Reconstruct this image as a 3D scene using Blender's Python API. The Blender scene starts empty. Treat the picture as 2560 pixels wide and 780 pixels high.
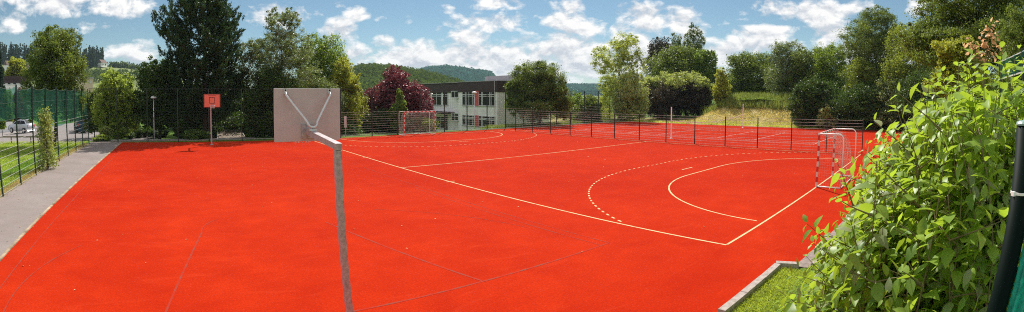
import bpy, math, random
import numpy as np
from mathutils import Vector

rad = math.radians
C = bpy.context.scene.collection
SC = bpy.context.scene
rng = np.random.default_rng(11)
random.seed(11)

# ------------------------------------------------------------------ survey
# World axes: X runs along the handball goal line, Y along the court, metres,
# origin in the middle of the near handball goal.
HEAD = 0.68629                       # heading of the view from +Y towards +X
CAM = Vector((-20.403, -4.723, 3.533))
FPX, CX, CY, KD = 1221.68, 1280.0, 236.28, -0.03495

def ray(px, py=CY):
    u, v = px - CX, CY - py
    rho = math.hypot(u, v) / FPX
    al = rho
    for _ in range(25):
        al = rho - KD * al ** 3
    h = math.hypot(u, v) + 1e-9
    x, y, z = math.sin(al) * u / h, math.cos(al), math.sin(al) * v / h
    c, s = math.cos(HEAD), math.sin(HEAD)
    return Vector((x * c + y * s, -x * s + y * c, z))

def site(px, d):
    r = ray(px); k = d / math.hypot(r.x, r.y)
    return CAM.x + r.x * k, CAM.y + r.y * k

def zat(px, py, d):
    r = ray(px, py)
    return CAM.z + d * r.z / math.hypot(r.x, r.y)

def sm(a, b, x):
    x = np.clip((np.asarray(x, float) - a) / (b - a), 0, 1)
    return x * x * (3 - 2 * x)

def terrain(x, y):
    x = np.asarray(x, float); y = np.asarray(y, float)
    z = np.zeros(np.broadcast(x, y).shape) - 0.03
    d = -2.75 - y
    z = z + 1.8 * sm(0, 1.7, d) + np.clip(d - 1.7, 0, 14) * 0.13
    e = x - 31.6
    z = z + (3.0 * sm(0, 9, e) + np.clip(e - 9, 0, 40) * 0.03) * (1 - sm(22.5, 28.5, y)) * (1 - 0.4 * sm(0, 1.7, d))
    n = y - 36.5
    f = sm(-9, 2, x) * (1 - sm(34, 44, x))
    z = z - 2.0 * f * sm(0, 6, n) - 0.45 * (1 - f) * sm(0, 5, n) * (1 - sm(30, 40, x))
    z = z - 1.3 * sm(5, 32, -29.5 - x)
    return z

def hz(x, y):
    return float(terrain(x, y))

# ------------------------------------------------------------------ objects
def tag(o, label=None, cat=None, group=None, kind=None):
    if label: o['label'] = label
    if cat: o['category'] = cat
    if group: o['group'] = group
    if kind: o['kind'] = kind
    return o

def thing(name, label, cat, loc=(0, 0, 0), group=None):
    o = bpy.data.objects.new(name, None); C.objects.link(o)
    o.empty_display_size = 0.2
    o.location = loc
    return tag(o, label, cat, group)

def offset(parent):
    v = Vector((0, 0, 0))
    while parent is not None:
        v += Vector(parent.location); parent = parent.parent
    return v

def link_mesh(name, V, Fc, mat, parent=None, smooth=False):
    me = bpy.data.meshes.new(name)
    V = np.asarray(V, float)
    off = offset(parent)
    me.from_pydata((V - np.array(off)).tolist(), [], Fc)
    if smooth:
        me.polygons.foreach_set('use_smooth', [True] * len(me.polygons))
    me.materials.append(mat)
    me.update()
    o = bpy.data.objects.new(name, me); C.objects.link(o)
    if parent is not None: o.parent = parent
    return o

def link_quads(name, V, Q, mat, parent=None, smooth=False):
    """fast path: V (n,3), Q (m,4) arrays"""
    me = bpy.data.meshes.new(name)
    V = (np.asarray(V, np.float32) - np.array(offset(parent), np.float32))
    Q = np.asarray(Q, np.int32)
    me.vertices.add(len(V)); me.vertices.foreach_set('co', V.ravel())
    me.loops.add(Q.size); me.loops.foreach_set('vertex_index', Q.ravel())
    me.polygons.add(len(Q))
    me.polygons.foreach_set('loop_start', np.arange(0, Q.size, Q.shape[1], dtype=np.int32))
    if smooth: me.polygons.foreach_set('use_smooth', np.ones(len(Q), bool))
    me.update(calc_edges=True)
    me.materials.append(mat)
    o = bpy.data.objects.new(name, me); C.objects.link(o)
    if parent is not None: o.parent = parent
    return o

class MB:
    def __init__(s): s.V = []; s.F = []
    def add(s, V, F):
        n = len(s.V); s.V += [tuple(v) for v in V]; s.F += [tuple(i + n for i in f) for f in F]; return s
    def box(s, c, size, rz=0.0, bev=0.0):
        hx, hy, hzz = (k / 2 for k in size); ca, sa = math.cos(rz), math.sin(rz)
        def w(x, y, z): return (c[0] + x * ca - y * sa, c[1] + x * sa + y * ca, c[2] + z)
        if bev <= 0:
            V = [w(x, y, z) for z in (-hzz, hzz) for x, y in ((-hx, -hy), (hx, -hy), (hx, hy), (-hx, hy))]
            F = [(3, 2, 1, 0), (4, 5, 6, 7), (0, 1, 5, 4), (1, 2, 6, 5), (2, 3, 7, 6), (3, 0, 4, 7)]
        else:
            b = bev; V = []
            for z, k in ((-hzz, b), (-hzz + b, 0), (hzz - b, 0), (hzz, b)):
                X, Y = hx - k, hy - k
                V += [w(*p, z) for p in ((-X + b, -Y), (X - b, -Y), (X, -Y + b), (X, Y - b), (X - b, Y), (-X + b, Y), (-X, Y - b), (-X, -Y + b))]
            F = [tuple(reversed(range(8))), tuple(range(24, 32))]
            for r in range(3):
                for i in range(8):
                    F.append((r * 8 + i, r * 8 + (i + 1) % 8, r * 8 + 8 + (i + 1) % 8, r * 8 + 8 + i))
        return s.add(V, F)
    def tube(s, path, r, n=8, cap=True):
        P = [Vector(p) for p in path]; m = len(P)
        R = r if hasattr(r, '__len__') else [r] * m
        t0 = (P[1] - P[0]).normalized()
        up = Vector((0, 0, 1)) if abs(t0.z) < 0.9 else Vector((1, 0, 0))
        u = t0.cross(up).normalized(); V = []
        for i in range(m):
            t = (P[min(i + 1, m - 1)] - P[max(i - 1, 0)])
            t = t.normalized() if t.length > 1e-9 else t0
            u = (u - t * u.dot(t)).normalized(); v = t.cross(u)
            for k in range(n):
                a = 2 * math.pi * (k + 0.5) / n
                V.append(P[i] + (u * math.cos(a) + v * math.sin(a)) * R[i])
        F = [(i * n + k, i * n + (k + 1) % n, (i + 1) * n + (k + 1) % n, (i + 1) * n + k) for i in range(m - 1) for k in range(n)]
        if cap: F += [tuple(reversed(range(n))), tuple(range((m - 1) * n, m * n))]
        return s.add(V, F)
    def sq(s, a, b, w, h=None):
        """square section bar from a to b"""
        h = h or w
        a, b = Vector(a), Vector(b); t = (b - a).normalized()
        up = Vector((0, 0, 1)) if abs(t.z) < 0.95 else Vector((0, 1, 0))
        u = t.cross(up).normalized() * w / 2; v = u.normalized().cross(t) * h / 2
        V = [p + x for p in (a, b) for x in (u + v, -u + v, -u - v, u - v)]
        return s.add(V, [(3, 2, 1, 0), (4, 5, 6, 7), (0, 1, 5, 4), (1, 2, 6, 5), (2, 3, 7, 6), (3, 0, 4, 7)])
    def lathe(s, c, prof, n=20):
        V = [(c[0] + r * math.cos(2 * math.pi * k / n), c[1] + r * math.sin(2 * math.pi * k / n), c[2] + z) for r, z in prof for k in range(n)]
        m = len(prof)
        F = [(i * n + k, i * n + (k + 1) % n, (i + 1) * n + (k + 1) % n, (i + 1) * n + k) for i in range(m - 1) for k in range(n)]
        F += [tuple(reversed(range(n))), tuple(range((m - 1) * n, m * n))]
        return s.add(V, F)
    def build(s, name, mat, parent=None, smooth=False):
        return link_mesh(name, s.V, s.F, mat, parent, smooth)

def kids(o): return [c for c in bpy.data.objects if c.parent == o]

def copy_tree(o, parent=None):
    c = o.copy(); C.objects.link(c)
    if parent is not None: c.parent = parent
    for ch in kids(o): copy_tree(ch, c)
    return c

# ------------------------------------------------------------------ materials
class NT:
    def __init__(s, mat): s.t = mat.node_tree; s.n = s.t.nodes; s.l = s.t.links
    def new(s, typ, **kw):
        n = s.n.new(typ)
        for k, v in kw.items(): setattr(n, k, v)
        return n
    def put(s, sock, v):
        if hasattr(v, 'is_linked') or hasattr(v, 'links'): s.l.new(v, sock)
        else: sock.default_value = v
    def math(s, op, a, b=0.0, c=0.0, clamp=False):
        n = s.new('ShaderNodeMath', operation=op, use_clamp=clamp)
        s.put(n.inputs[0], a); s.put(n.inputs[1], b)
        if len(n.inputs) > 2: s.put(n.inputs[2], c)
        return n.outputs[0]
    def mix(s, fac, a, b, typ='MIX'):
        n = s.new('ShaderNodeMix', data_type='RGBA', blend_type=typ)
        s.put(n.inputs[0], fac); s.put(n.inputs[6], a); s.put(n.inputs[7], b)
        return n.outputs[2]
    def noise(s, scale, detail=3, rough=0.55, vec=None, dist=0.0, dim='3D'):
        n = s.new('ShaderNodeTexNoise', noise_dimensions=dim)
        n.inputs['Scale'].default_value = scale; n.inputs['Detail'].default_value = detail
        n.inputs['Roughness'].default_value = rough; n.inputs['Distortion'].default_value = dist
        if vec is not None: s.l.new(vec, n.inputs['Vector'])
        return n.outputs['Fac']
    def remap(s, v, a, b, c=0.0, d=1.0):
        n = s.new('ShaderNodeMapRange'); n.clamp = True
        s.put(n.inputs[0], v)
        for i, k in enumerate((a, b, c, d)): n.inputs[i + 1].default_value = k
        return n.outputs[0]
    def pos(s): return s.new('ShaderNodeNewGeometry').outputs['Position']

def rgba(c): return (c[0], c[1], c[2], 1.0)

def base_mat(name):
    m = bpy.data.materials.new(name); m.use_nodes = True
    t = NT(m); b = t.n['Principled BSDF']
    return m, t, b

def plain(name, col, rough=0.5, metal=0.0, var=0.12, scale=6.0, bump=0.0, spec=0.4):
    m, t, b = base_mat(name)
    f = t.noise(scale, 5, 0.6, t.pos())
    k = t.remap(f, 0.3, 0.7, 1 - var, 1 + var)
    n = t.new('ShaderNodeVectorMath', operation='SCALE'); n.inputs[0].default_value = col; t.l.new(k, n.inputs['Scale'])
    t.l.new(n.outputs[0], b.inputs['Base Color'])
    b.inputs['Roughness'].default_value = rough; b.inputs['Metallic'].default_value = metal
    b.inputs['Specular IOR Level'].default_value = spec
    if bump:
        bp = t.new('ShaderNodeBump'); bp.inputs['Strength'].default_value = bump; bp.inputs['Distance'].default_value = 0.02
        t.l.new(t.noise(scale * 12, 3, 0.6, t.pos()), bp.inputs['Height']); t.l.new(bp.outputs[0], b.inputs['Normal'])
    return m

def leaf_mat(name, lo, hi, trans=0.4, tcol=None, gloss=0.25, patch=0.6, third=None):
    """leaf: diffuse + translucent + slight gloss, hue differs per leaf and per limb"""
    lo = [k * 1.15 for k in lo]; hi = [k * 1.8 for k in hi]  # wider tone range puts highlight and shade contrast into the leaf colour
    m = bpy.data.materials.new(name); m.use_nodes = True
    t = NT(m); t.n.clear()
    out = t.new('ShaderNodeOutputMaterial')
    g = t.new('ShaderNodeNewGeometry')
    r = g.outputs['Random Per Island']
    nz = t.noise(patch, 3, 0.6, g.outputs['Position'])
    f = t.math('ADD', t.math('MULTIPLY', r, 0.55), t.remap(nz, 0.35, 0.65, 0, 0.45))
    col = t.mix(f, rgba(lo), rgba(hi))
    if third is not None:
        q = t.math('GREATER_THAN', t.math('FRACT', t.math('MULTIPLY', r, 37.7)), 0.86)
        col = t.mix(q, col, rgba(third))
    d = t.new('ShaderNodeBsdfPrincipled')
    t.l.new(col, d.inputs['Base Color']); d.inputs['Roughness'].default_value = 0.45
    d.inputs['Specular IOR Level'].default_value = gloss
    tr = t.new('ShaderNodeBsdfTranslucent')
    tc = tcol or (min(1, hi[0] * 1.5), min(1, hi[1] * 1.45), hi[2] * 0.9)
    t.l.new(t.mix(f, rgba([k * 0.55 for k in tc]), rgba(tc)), tr.inputs['Color'])
    mx = t.new('ShaderNodeMixShader'); mx.inputs[0].default_value = trans
    t.l.new(d.outputs[0], mx.inputs[1]); t.l.new(tr.outputs[0], mx.inputs[2])
    t.l.new(mx.outputs[0], out.inputs['Surface'])
    return m

M = {}
M['galv'] = plain('galvanised_steel', (0.43, 0.39, 0.40), 0.45, 0.3, 0.28, 16)
M['galv_light'] = plain('galvanised_tube', (0.62, 0.6, 0.6), 0.35, 0.3, 0.12, 9)
M['board_back'] = plain('grey_backboard', (0.49, 0.435, 0.425), 0.6, 0, 0.08, 3)
M['board_orange'] = plain('orange_board_paint', (0.80, 0.19, 0.12), 0.5, 0, 0.06, 4)
M['dark_red'] = plain('dark_line_paint', (0.13, 0.02, 0.015), 0.6)
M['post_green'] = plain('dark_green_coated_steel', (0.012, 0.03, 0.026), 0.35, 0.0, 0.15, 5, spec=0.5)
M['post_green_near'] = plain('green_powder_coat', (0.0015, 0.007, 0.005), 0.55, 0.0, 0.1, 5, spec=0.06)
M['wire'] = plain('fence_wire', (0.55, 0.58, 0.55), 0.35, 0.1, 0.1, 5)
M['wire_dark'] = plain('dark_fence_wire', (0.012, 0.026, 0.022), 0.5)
M['cable'] = plain('green_cable', (0.10, 0.17, 0.14), 0.5)
M['white_paint'] = plain('white_gloss_paint', (0.88, 0.87, 0.85), 0.35, 0, 0.05, 5)
M['cord'] = plain('white_cord', (0.62, 0.58, 0.52), 0.8)
M['concrete'] = plain('pale_concrete_kerb', (0.38, 0.32, 0.285), 0.85, 0, 0.3, 9, 0.5)
M['wall'] = plain('white_render', (0.90, 0.89, 0.87), 0.85, 0, 0.03, 0.7)
M['fascia'] = plain('dark_brown_fascia', (0.055, 0.034, 0.036), 0.7, 0, 0.25, 2)
M['roof_grey'] = plain('grey_roof_cladding', (0.36, 0.34, 0.36), 0.7, 0, 0.1, 1)
M['beige'] = plain('beige_render', (0.62, 0.47, 0.37), 0.85, 0, 0.05, 1)
M['frame'] = plain('white_window_frame', (0.74, 0.75, 0.76), 0.4)
M['glass'] = plain('dark_window_glass', (0.012, 0.015, 0.018), 0.25, 0, 0.3, 0.8, spec=0.15)
M['blind'] = plain('red_panel', (0.62, 0.1, 0.1), 0.6)
M['bark'] = plain('bark', (0.075, 0.055, 0.04), 0.9, 0, 0.4, 7, 0.6)
M['bark_pale'] = plain('pale_bark', (0.22, 0.19, 0.15), 0.9, 0, 0.4, 7, 0.6)
M['stem'] = plain('brown_green_stem', (0.16, 0.13, 0.05), 0.7, 0, 0.3, 20)
M['wood'] = plain('weathered_wood', (0.26, 0.2, 0.15), 0.85, 0, 0.25, 6)
M['car_silver'] = plain('silver_car_paint', (0.5, 0.52, 0.56), 0.25, 0.5, 0.03, 1)
M['car_blue'] = plain('dark_blue_car_paint', (0.02, 0.06, 0.10), 0.2, 0.3, 0.03, 1)
M['tyre'] = plain('tyre_rubber', (0.02, 0.02, 0.02), 0.8)
M['rim'] = plain('alloy_rim', (0.5, 0.5, 0.52), 0.3, 0.7)
M['lamp_glass'] = plain('opal_lamp_dome', (0.85, 0.85, 0.83), 0.3)
M['roof_tile'] = plain('dark_roof_tile', (0.12, 0.07, 0.055), 0.8)

def sheet_mat(name, build):
    m, t, b = base_mat(name); build(t, b); return m

def _court(t, b):
    p = t.pos()
    big = t.remap(t.noise(0.10, 5, 0.62, p, 0.8), 0.32, 0.66)
    mid = t.remap(t.noise(0.9, 5, 0.65, p, 0.3), 0.3, 0.7)
    fine = t.noise(22, 4, 0.8, p)
    grain = t.noise(220, 1, 0.5, p)
    c = t.mix(big, (0.41, 0.0145, 0.0026, 1), (0.56, 0.034, 0.0058, 1))
    c = t.mix(t.math('MULTIPLY', mid, 0.6), c, (0.34, 0.0108, 0.0025, 1))
    c = t.mix(t.remap(fine, 0.40, 0.66, 0, 0.62), c, (0.27, 0.009, 0.003, 1))
    c = t.mix(t.remap(grain, 0.55, 0.75, 0, 0.7), c, (0.56, 0.055, 0.017, 1))
    # dusty scuffs: stretched thin patches that belong to the surface
    sc = t.new('ShaderNodeMapping'); sc.inputs['Scale'].default_value = (0.5, 2.6, 1); sc.inputs['Rotation'].default_value = (0, 0, 0.6)
    t.l.new(p, sc.inputs[0])
    s1 = t.noise(1.0, 6, 0.62, sc.outputs[0], 1.2)
    c = t.mix(t.remap(s1, 0.57, 0.72, 0, 0.3), c, (0.54, 0.046, 0.014, 1))
    t.l.new(c, b.inputs['Base Color']); b.inputs['Roughness'].default_value = 0.9
    b.inputs['Specular IOR Level'].default_value = 0.01
    b.inputs['Sheen Weight'].default_value = 0.07; b.inputs['Sheen Roughness'].default_value = 0.3; b.inputs['Sheen Tint'].default_value = (1.0, 0.42, 0.28, 1)
    bp = t.new('ShaderNodeBump'); bp.inputs['Strength'].default_value = 0.5; bp.inputs['Distance'].default_value = 0.01
    t.l.new(fine, bp.inputs['Height']); t.l.new(bp.outputs[0], b.inputs['Normal'])
M['court'] = sheet_mat('red_tartan_surface', _court)

def _grass(t, b):
    p = t.pos()
    a = t.remap(t.noise(0.35, 5, 0.65, p), 0.3, 0.7)
    f = t.remap(t.noise(9, 4, 0.7, p), 0.3, 0.7)
    c = t.mix(a, (0.085, 0.17, 0.02, 1), (0.15, 0.25, 0.035, 1))
    c = t.mix(t.math('MULTIPLY', f, 0.6), c, (0.07, 0.12, 0.02, 1))
    # dry embankment beyond the tennis court
    sx = t.new('ShaderNodeSeparateXYZ'); t.l.new(p, sx.inputs[0])
    dry = t.math('MULTIPLY', t.remap(sx.outputs[0], 30.5, 31.5), t.remap(sx.outputs[0], 44, 38))
    dry = t.math('MULTIPLY', dry, t.remap(sx.outputs[1], -4, 1))
    pat = t.remap(t.noise(0.9, 5, 0.65, p), 0.3, 0.62)
    dc = t.mix(pat, (0.24, 0.23, 0.06, 1), (0.50, 0.39, 0.165, 1))
    c = t.mix(dry, c, dc)
    t.l.new(c, b.inputs['Base Color']); b.inputs['Roughness'].default_value = 0.95
    b.inputs['Specular IOR Level'].default_value = 0.1
    bp = t.new('ShaderNodeBump'); bp.inputs['Strength'].default_value = 0.8; bp.inputs['Distance'].default_value = 0.12
    t.l.new(t.noise(6, 5, 0.7, p), bp.inputs['Height']); t.l.new(bp.outputs[0], b.inputs['Normal'])
M['ground'] = sheet_mat('meadow_ground', _grass)

def _paving(t, b):
    p = t.pos()
    a = t.remap(t.noise(0.5, 6, 0.65, p, 0.4), 0.3, 0.7)
    f = t.noise(40, 3, 0.7, p)
    c = t.mix(a, (0.215, 0.17, 0.155, 1), (0.29, 0.238, 0.222, 1))
    c = t.mix(t.remap(f, 0.4, 0.75, 0, 0.5), c, (0.14, 0.115, 0.105, 1))
    mp = t.new('ShaderNodeMapping'); mp.inputs['Scale'].default_value = (0.25, 3.0, 1); t.l.new(p, mp.inputs[0])
    st = t.noise(1.0, 4, 0.6, mp.outputs[0])
    c = t.mix(t.remap(st, 0.55, 0.7, 0, 0.35), c, (0.22, 0.17, 0.155, 1))
    t.l.new(c, b.inputs['Base Color']); b.inputs['Roughness'].default_value = 0.9
M['paving'] = sheet_mat('grey_path_asphalt', _paving)
M['asphalt'] = plain('pale_asphalt', (0.27, 0.24, 0.23), 0.9, 0, 0.15, 1.2)
M['channel'] = plain('drain_channel_paver', (0.26, 0.20, 0.18), 0.9, 0, 0.3, 8, 0.4)
M['edging'] = plain('dirty_edging_stone', (0.34, 0.26, 0.17), 0.9, 0, 0.6, 2.2, 0.5)
M['litter'] = plain('dry_leaf_litter', (0.28, 0.18, 0.07), 0.95, 0, 0.5, 9, 0.8)

def worn_paint(name, col, wear, under=(0.46, 0.022, 0.006), amount=0.5):
    def f(t, b):
        p = t.pos()
        w = t.remap(t.noise(3.5, 6, 0.7, p), wear - 0.1, wear + 0.1, 1, 1 - amount)
        s = t.remap(t.noise(60, 2, 0.6, p), 0.5, 0.8, 1, 0.6)
        c = t.mix(t.math('MULTIPLY', w, s), rgba(under), rgba(col))
        t.l.new(c, b.inputs['Base Color']); b.inputs['Roughness'].default_value = 0.85; b.inputs['Specular IOR Level'].default_value = 0.04
    return sheet_mat(name, f)
M['line_yellow'] = worn_paint('cream_yellow_line', (0.66, 0.55, 0.30), 0.58, amount=0.5)
M['line_white'] = worn_paint('white_line', (0.62, 0.50, 0.44), 0.58, amount=0.5)
M['line_worn'] = worn_paint('worn_grey_line', (0.20, 0.070, 0.052), 0.46, (0.44, 0.019, 0.005), 0.85)

def _netgreen(t, b):
    p = t.pos()
    f = t.remap(t.noise(1.6, 4, 0.6, p), 0.3, 0.7)
    t.l.new(t.mix(f, (0.006, 0.075, 0.055, 1), (0.014, 0.13, 0.095, 1)), b.inputs['Base Color'])
    b.inputs['Roughness'].default_value = 0.8
    # woven screen: open between threads, so what is behind shows through it
    tr = t.new('ShaderNodeBsdfTransparent'); tr.inputs[0].default_value = (0.5, 0.85, 0.75, 1)
    tl = t.new('ShaderNodeBsdfTranslucent'); tl.inputs[0].default_value = (0.012, 0.17, 0.125, 1)
    m1 = t.new('ShaderNodeMixShader'); m1.inputs[0].default_value = 0.45
    t.l.new(b.outputs[0], m1.inputs[1]); t.l.new(tl.outputs[0], m1.inputs[2])
    m2 = t.new('ShaderNodeMixShader')
    t.l.new(t.remap(t.noise(2.2, 3, 0.6, p), 0.3, 0.7, 0.26, 0.50), m2.inputs[0])
    t.l.new(tr.outputs[0], m2.inputs[1]); t.l.new(m1.outputs[0], m2.inputs[2])
    t.l.new(m2.outputs[0], t.n['Material Output'].inputs['Surface'])
M['net_green'] = sheet_mat('green_screen_net', _netgreen)
M['net_teal'] = plain('teal_netting', (0.03, 0.42, 0.34), 0.5, 0, 0.5, 30)

# leaves
M['lf_round'] = leaf_mat('leaf_mid_green', (0.028, 0.05, 0.010), (0.11, 0.15, 0.03), 0.4)
M['lf_maple'] = leaf_mat('leaf_light_maple', (0.085, 0.135, 0.02), (0.21, 0.27, 0.055), 0.5)
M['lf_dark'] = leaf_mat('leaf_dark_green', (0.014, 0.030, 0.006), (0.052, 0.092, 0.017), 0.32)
M['lf_pine'] = leaf_mat('pine_needles', (0.011, 0.028, 0.011), (0.036, 0.072, 0.024), 0.2, gloss=0.12)
M['lf_silver'] = leaf_mat('leaf_silvery', (0.032, 0.058, 0.016), (0.12, 0.16, 0.05), 0.4, gloss=0.6, third=(0.36, 0.38, 0.27))
M['lf_fresh'] = leaf_mat('leaf_fresh_green', (0.04, 0.085, 0.012), (0.14, 0.2, 0.035), 0.5)
M['lf_birch'] = leaf_mat('leaf_yellow_green', (0.09, 0.12, 0.012), (0.25, 0.27, 0.045), 0.5)
M['lf_plum'] = leaf_mat('leaf_copper_plum', (0.05, 0.010, 0.013), (0.20, 0.042, 0.062), 0.3, (0.34, 0.06, 0.07), 0.5, third=(0.42, 0.22, 0.25))
M['lf_willow'] = leaf_mat('leaf_willow', (0.10, 0.15, 0.02), (0.25, 0.29, 0.06), 0.5)
M['lf_beech'] = leaf_mat('leaf_dark_copper_beech', (0.012, 0.010, 0.008), (0.05, 0.042, 0.025), 0.25)
M['lf_pale'] = leaf_mat('leaf_pale_shrub', (0.10, 0.145, 0.03), (0.24, 0.28, 0.09), 0.5, third=(0.5, 0.52, 0.34))
M['lf_olive'] = leaf_mat('leaf_olive', (0.06, 0.075, 0.012), (0.19, 0.19, 0.04), 0.4)
M['lf_orange'] = leaf_mat('leaf_orange_shoots', (0.56, 0.26, 0.15), (0.48, 0.33, 0.19), 0.55, (1.0, 0.62, 0.32), third=(0.36, 0.36, 0.05))
M['lf_sunny'] = leaf_mat('leaf_sunny_green', (0.05, 0.085, 0.012), (0.17, 0.21, 0.035), 0.5)
M['lf_white'] = leaf_mat('leaf_whitish', (0.16, 0.20, 0.07), (0.28, 0.32, 0.13), 0.5, third=(0.6, 0.6, 0.42))
M['lf_dog'] = leaf_mat('leaf_dogwood', (0.09, 0.195, 0.018), (0.23, 0.32, 0.04), 0.5, (0.52, 0.70, 0.05), 0.55, 2.5, third=(0.30, 0.34, 0.17))
M['lf_ivy'] = leaf_mat('leaf_ivy', (0.05, 0.085, 0.016), (0.2, 0.24, 0.06), 0.4, gloss=0.5, third=(0.6, 0.58, 0.42))
M['lf_forest'] = leaf_mat('forest_canopy', (0.026, 0.048, 0.011), (0.075, 0.112, 0.028), 0.25, patch=0.03, gloss=0.0)
M['lf_spruce'] = leaf_mat('spruce_canopy', (0.015, 0.03, 0.022), (0.035, 0.06, 0.038), 0.2, patch=0.02, gloss=0.0)
M['lf_farforest'] = leaf_mat('hazed_forest_canopy', (0.02, 0.075, 0.065), (0.035, 0.11, 0.095), 0.2, patch=0.01, gloss=0.0)  # teal of the distance haze put into the leaf colour
M['lf_fallen'] = leaf_mat('fallen_leaf', (0.22, 0.12, 0.04), (0.34, 0.28, 0.16), 0.1, gloss=0.1)
M['blade'] = leaf_mat('grass_blade', (0.13, 0.22, 0.02), (0.32, 0.40, 0.06), 0.5)
M['blade_lawn'] = leaf_mat('kerb_grass_blade', (0.15, 0.21, 0.022), (0.28, 0.33, 0.05), 0.5, third=(0.36, 0.32, 0.10), patch=2.0)
M['blade_dry'] = leaf_mat('dry_grass_blade', (0.26, 0.23, 0.06), (0.40, 0.32, 0.13), 0.45)
M['blade_tall'] = leaf_mat('tall_grass_blade', (0.07, 0.105, 0.022), (0.15, 0.185, 0.05), 0.4)

# ------------------------------------------------------------------ foliage
def unit(v): return v / (np.linalg.norm(v, axis=1, keepdims=True) + 1e-9)

def leaves(name, P, size, mat, parent, aspect=0.55, up=0.75, D=None, r=rng):
    """one small folded leaf per point"""
    n = len(P)
    N = unit(r.normal(size=(n, 3)) + np.array([0, 0, up]))
    T = unit(np.cross(N, r.normal(size=(n, 3)))) if D is None else unit(D)
    if D is not None: N = unit(N - T * (N * T).sum(1, keepdims=True))
    B = np.cross(N, T)
    s = (size * r.uniform(0.65, 1.3, n))[:, None]
    w = s * aspect * 0.5
    V = np.empty((n, 4, 3))
    V[:, 0] = P - T * s * 0.5
    V[:, 1] = P + B * w + N * w * 0.35
    V[:, 2] = P + T * s * 0.5 - N * s * 0.1
    V[:, 3] = P - B * w + N * w * 0.35
    return link_quads(name, V.reshape(-1, 3), np.arange(4 * n).reshape(-1, 4), mat, parent)

def crown_points(lobes, n, r, clump=0.3, core=0.22, shell=0.55):
    """lobes: (cx,cy,cz,rx,ry,rz). Leaves gather in clumps near the outside of each lobe"""
    L = np.array(lobes, float)
    w = (L[:, 3] * L[:, 4] * L[:, 5]) ** 0.667; w /= w.sum()
    out = []
    for l, wi in zip(L, w):
        k = max(8, int(n * wi))
        m = max(12, int(48 * (l[3] * l[4] * l[5]) ** (1 / 3.0)))
        cd = unit(r.normal(size=(m, 3)))
        cr = r.uniform(shell ** 2, 1.12, m)[:, None] ** 0.5
        cc = cd * cr
        cs = r.uniform(0.35, 1.25, m) * clump * .82
        idx = r.integers(0, m, k)
        q = cc[idx] + r.normal(size=(k, 3)) * cs[idx][:, None] * np.array([0.55, 0.55, 0.42])
        kc = int(k * core)
        q2 = unit(r.normal(size=(kc, 3))) * (r.uniform(0, 1, kc)[:, None] ** 0.4) * 0.82
        q = np.vstack([q, q2])
        out.append(l[:3] + q * l[3:])
    return np.vstack(out)

def trunk_mesh(base, top, r0, targets, r, bends=4):
    mb = MB(); b, tp = Vector(base), Vector(top)
    path = []
    for i in range(bends + 1):
        f = i / bends
        j = 0 if i in (0,) else r0 * 1.2
        path.append(b.lerp(tp, f) + Vector((r.normal() * j, r.normal() * j, 0)))
    mb.tube(path, [r0 * (1.25 - 0.95 * i / bends) for i in range(bends + 1)], 8)
    for tg in targets:
        f = r.uniform(0.3, 0.85); k = f * bends; i = min(int(k), bends - 1)
        st = path[i].lerp(path[i + 1], k - i); tg = Vector(tg)
        mid = st.lerp(tg, 0.5) + Vector((0, 0, 0.12 * (tg - st).length))
        rr = r0 * (1 - 0.75 * f) * 0.55
        mb.tube([st, mid, tg], [rr, rr * 0.6, rr * 0.2], 5)
    return mb

ROUND = [(0, .5, .40, .40), (-.22, .36, .28, .26), (.24, .40, .26, .28), (-.12, .74, .26, .24), (.14, .76, .24, .22), (0, .2, .36, .2)]
TALL = [(0, .45, .34, .36), (-.2, .3, .3, .26), (.2, .34, .3, .28), (-.08, .72, .26, .24), (.1, .68, .24, .22), (.0, .88, .14, .13), (-.02, .12, .4, .14)]
BUSH = [(-.2, .42, .3, .42), (.2, .45, .3, .42), (0, .6, .3, .38), (-.3, .25, .2, .26), (.3, .25, .2, .26), (0, .2, .42, .22)]
LOOSE = [(-.24, .28, .24, .2), (.2, .26, .26, .2), (-.1, .5, .24, .2), (.18, .52, .22, .18), (-.02, .72, .2, .16), (.12, .82, .12, .14), (-.12, .86, .1, .14), (-.32, .5, .14, .16), (.34, .42, .14, .16)]
SPIRE = [(0, .2, .42, .22), (-.1, .42, .34, .2), (.1, .5, .28, .2), (0, .68, .22, .18), (.03, .84, .14, .16)]

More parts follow.
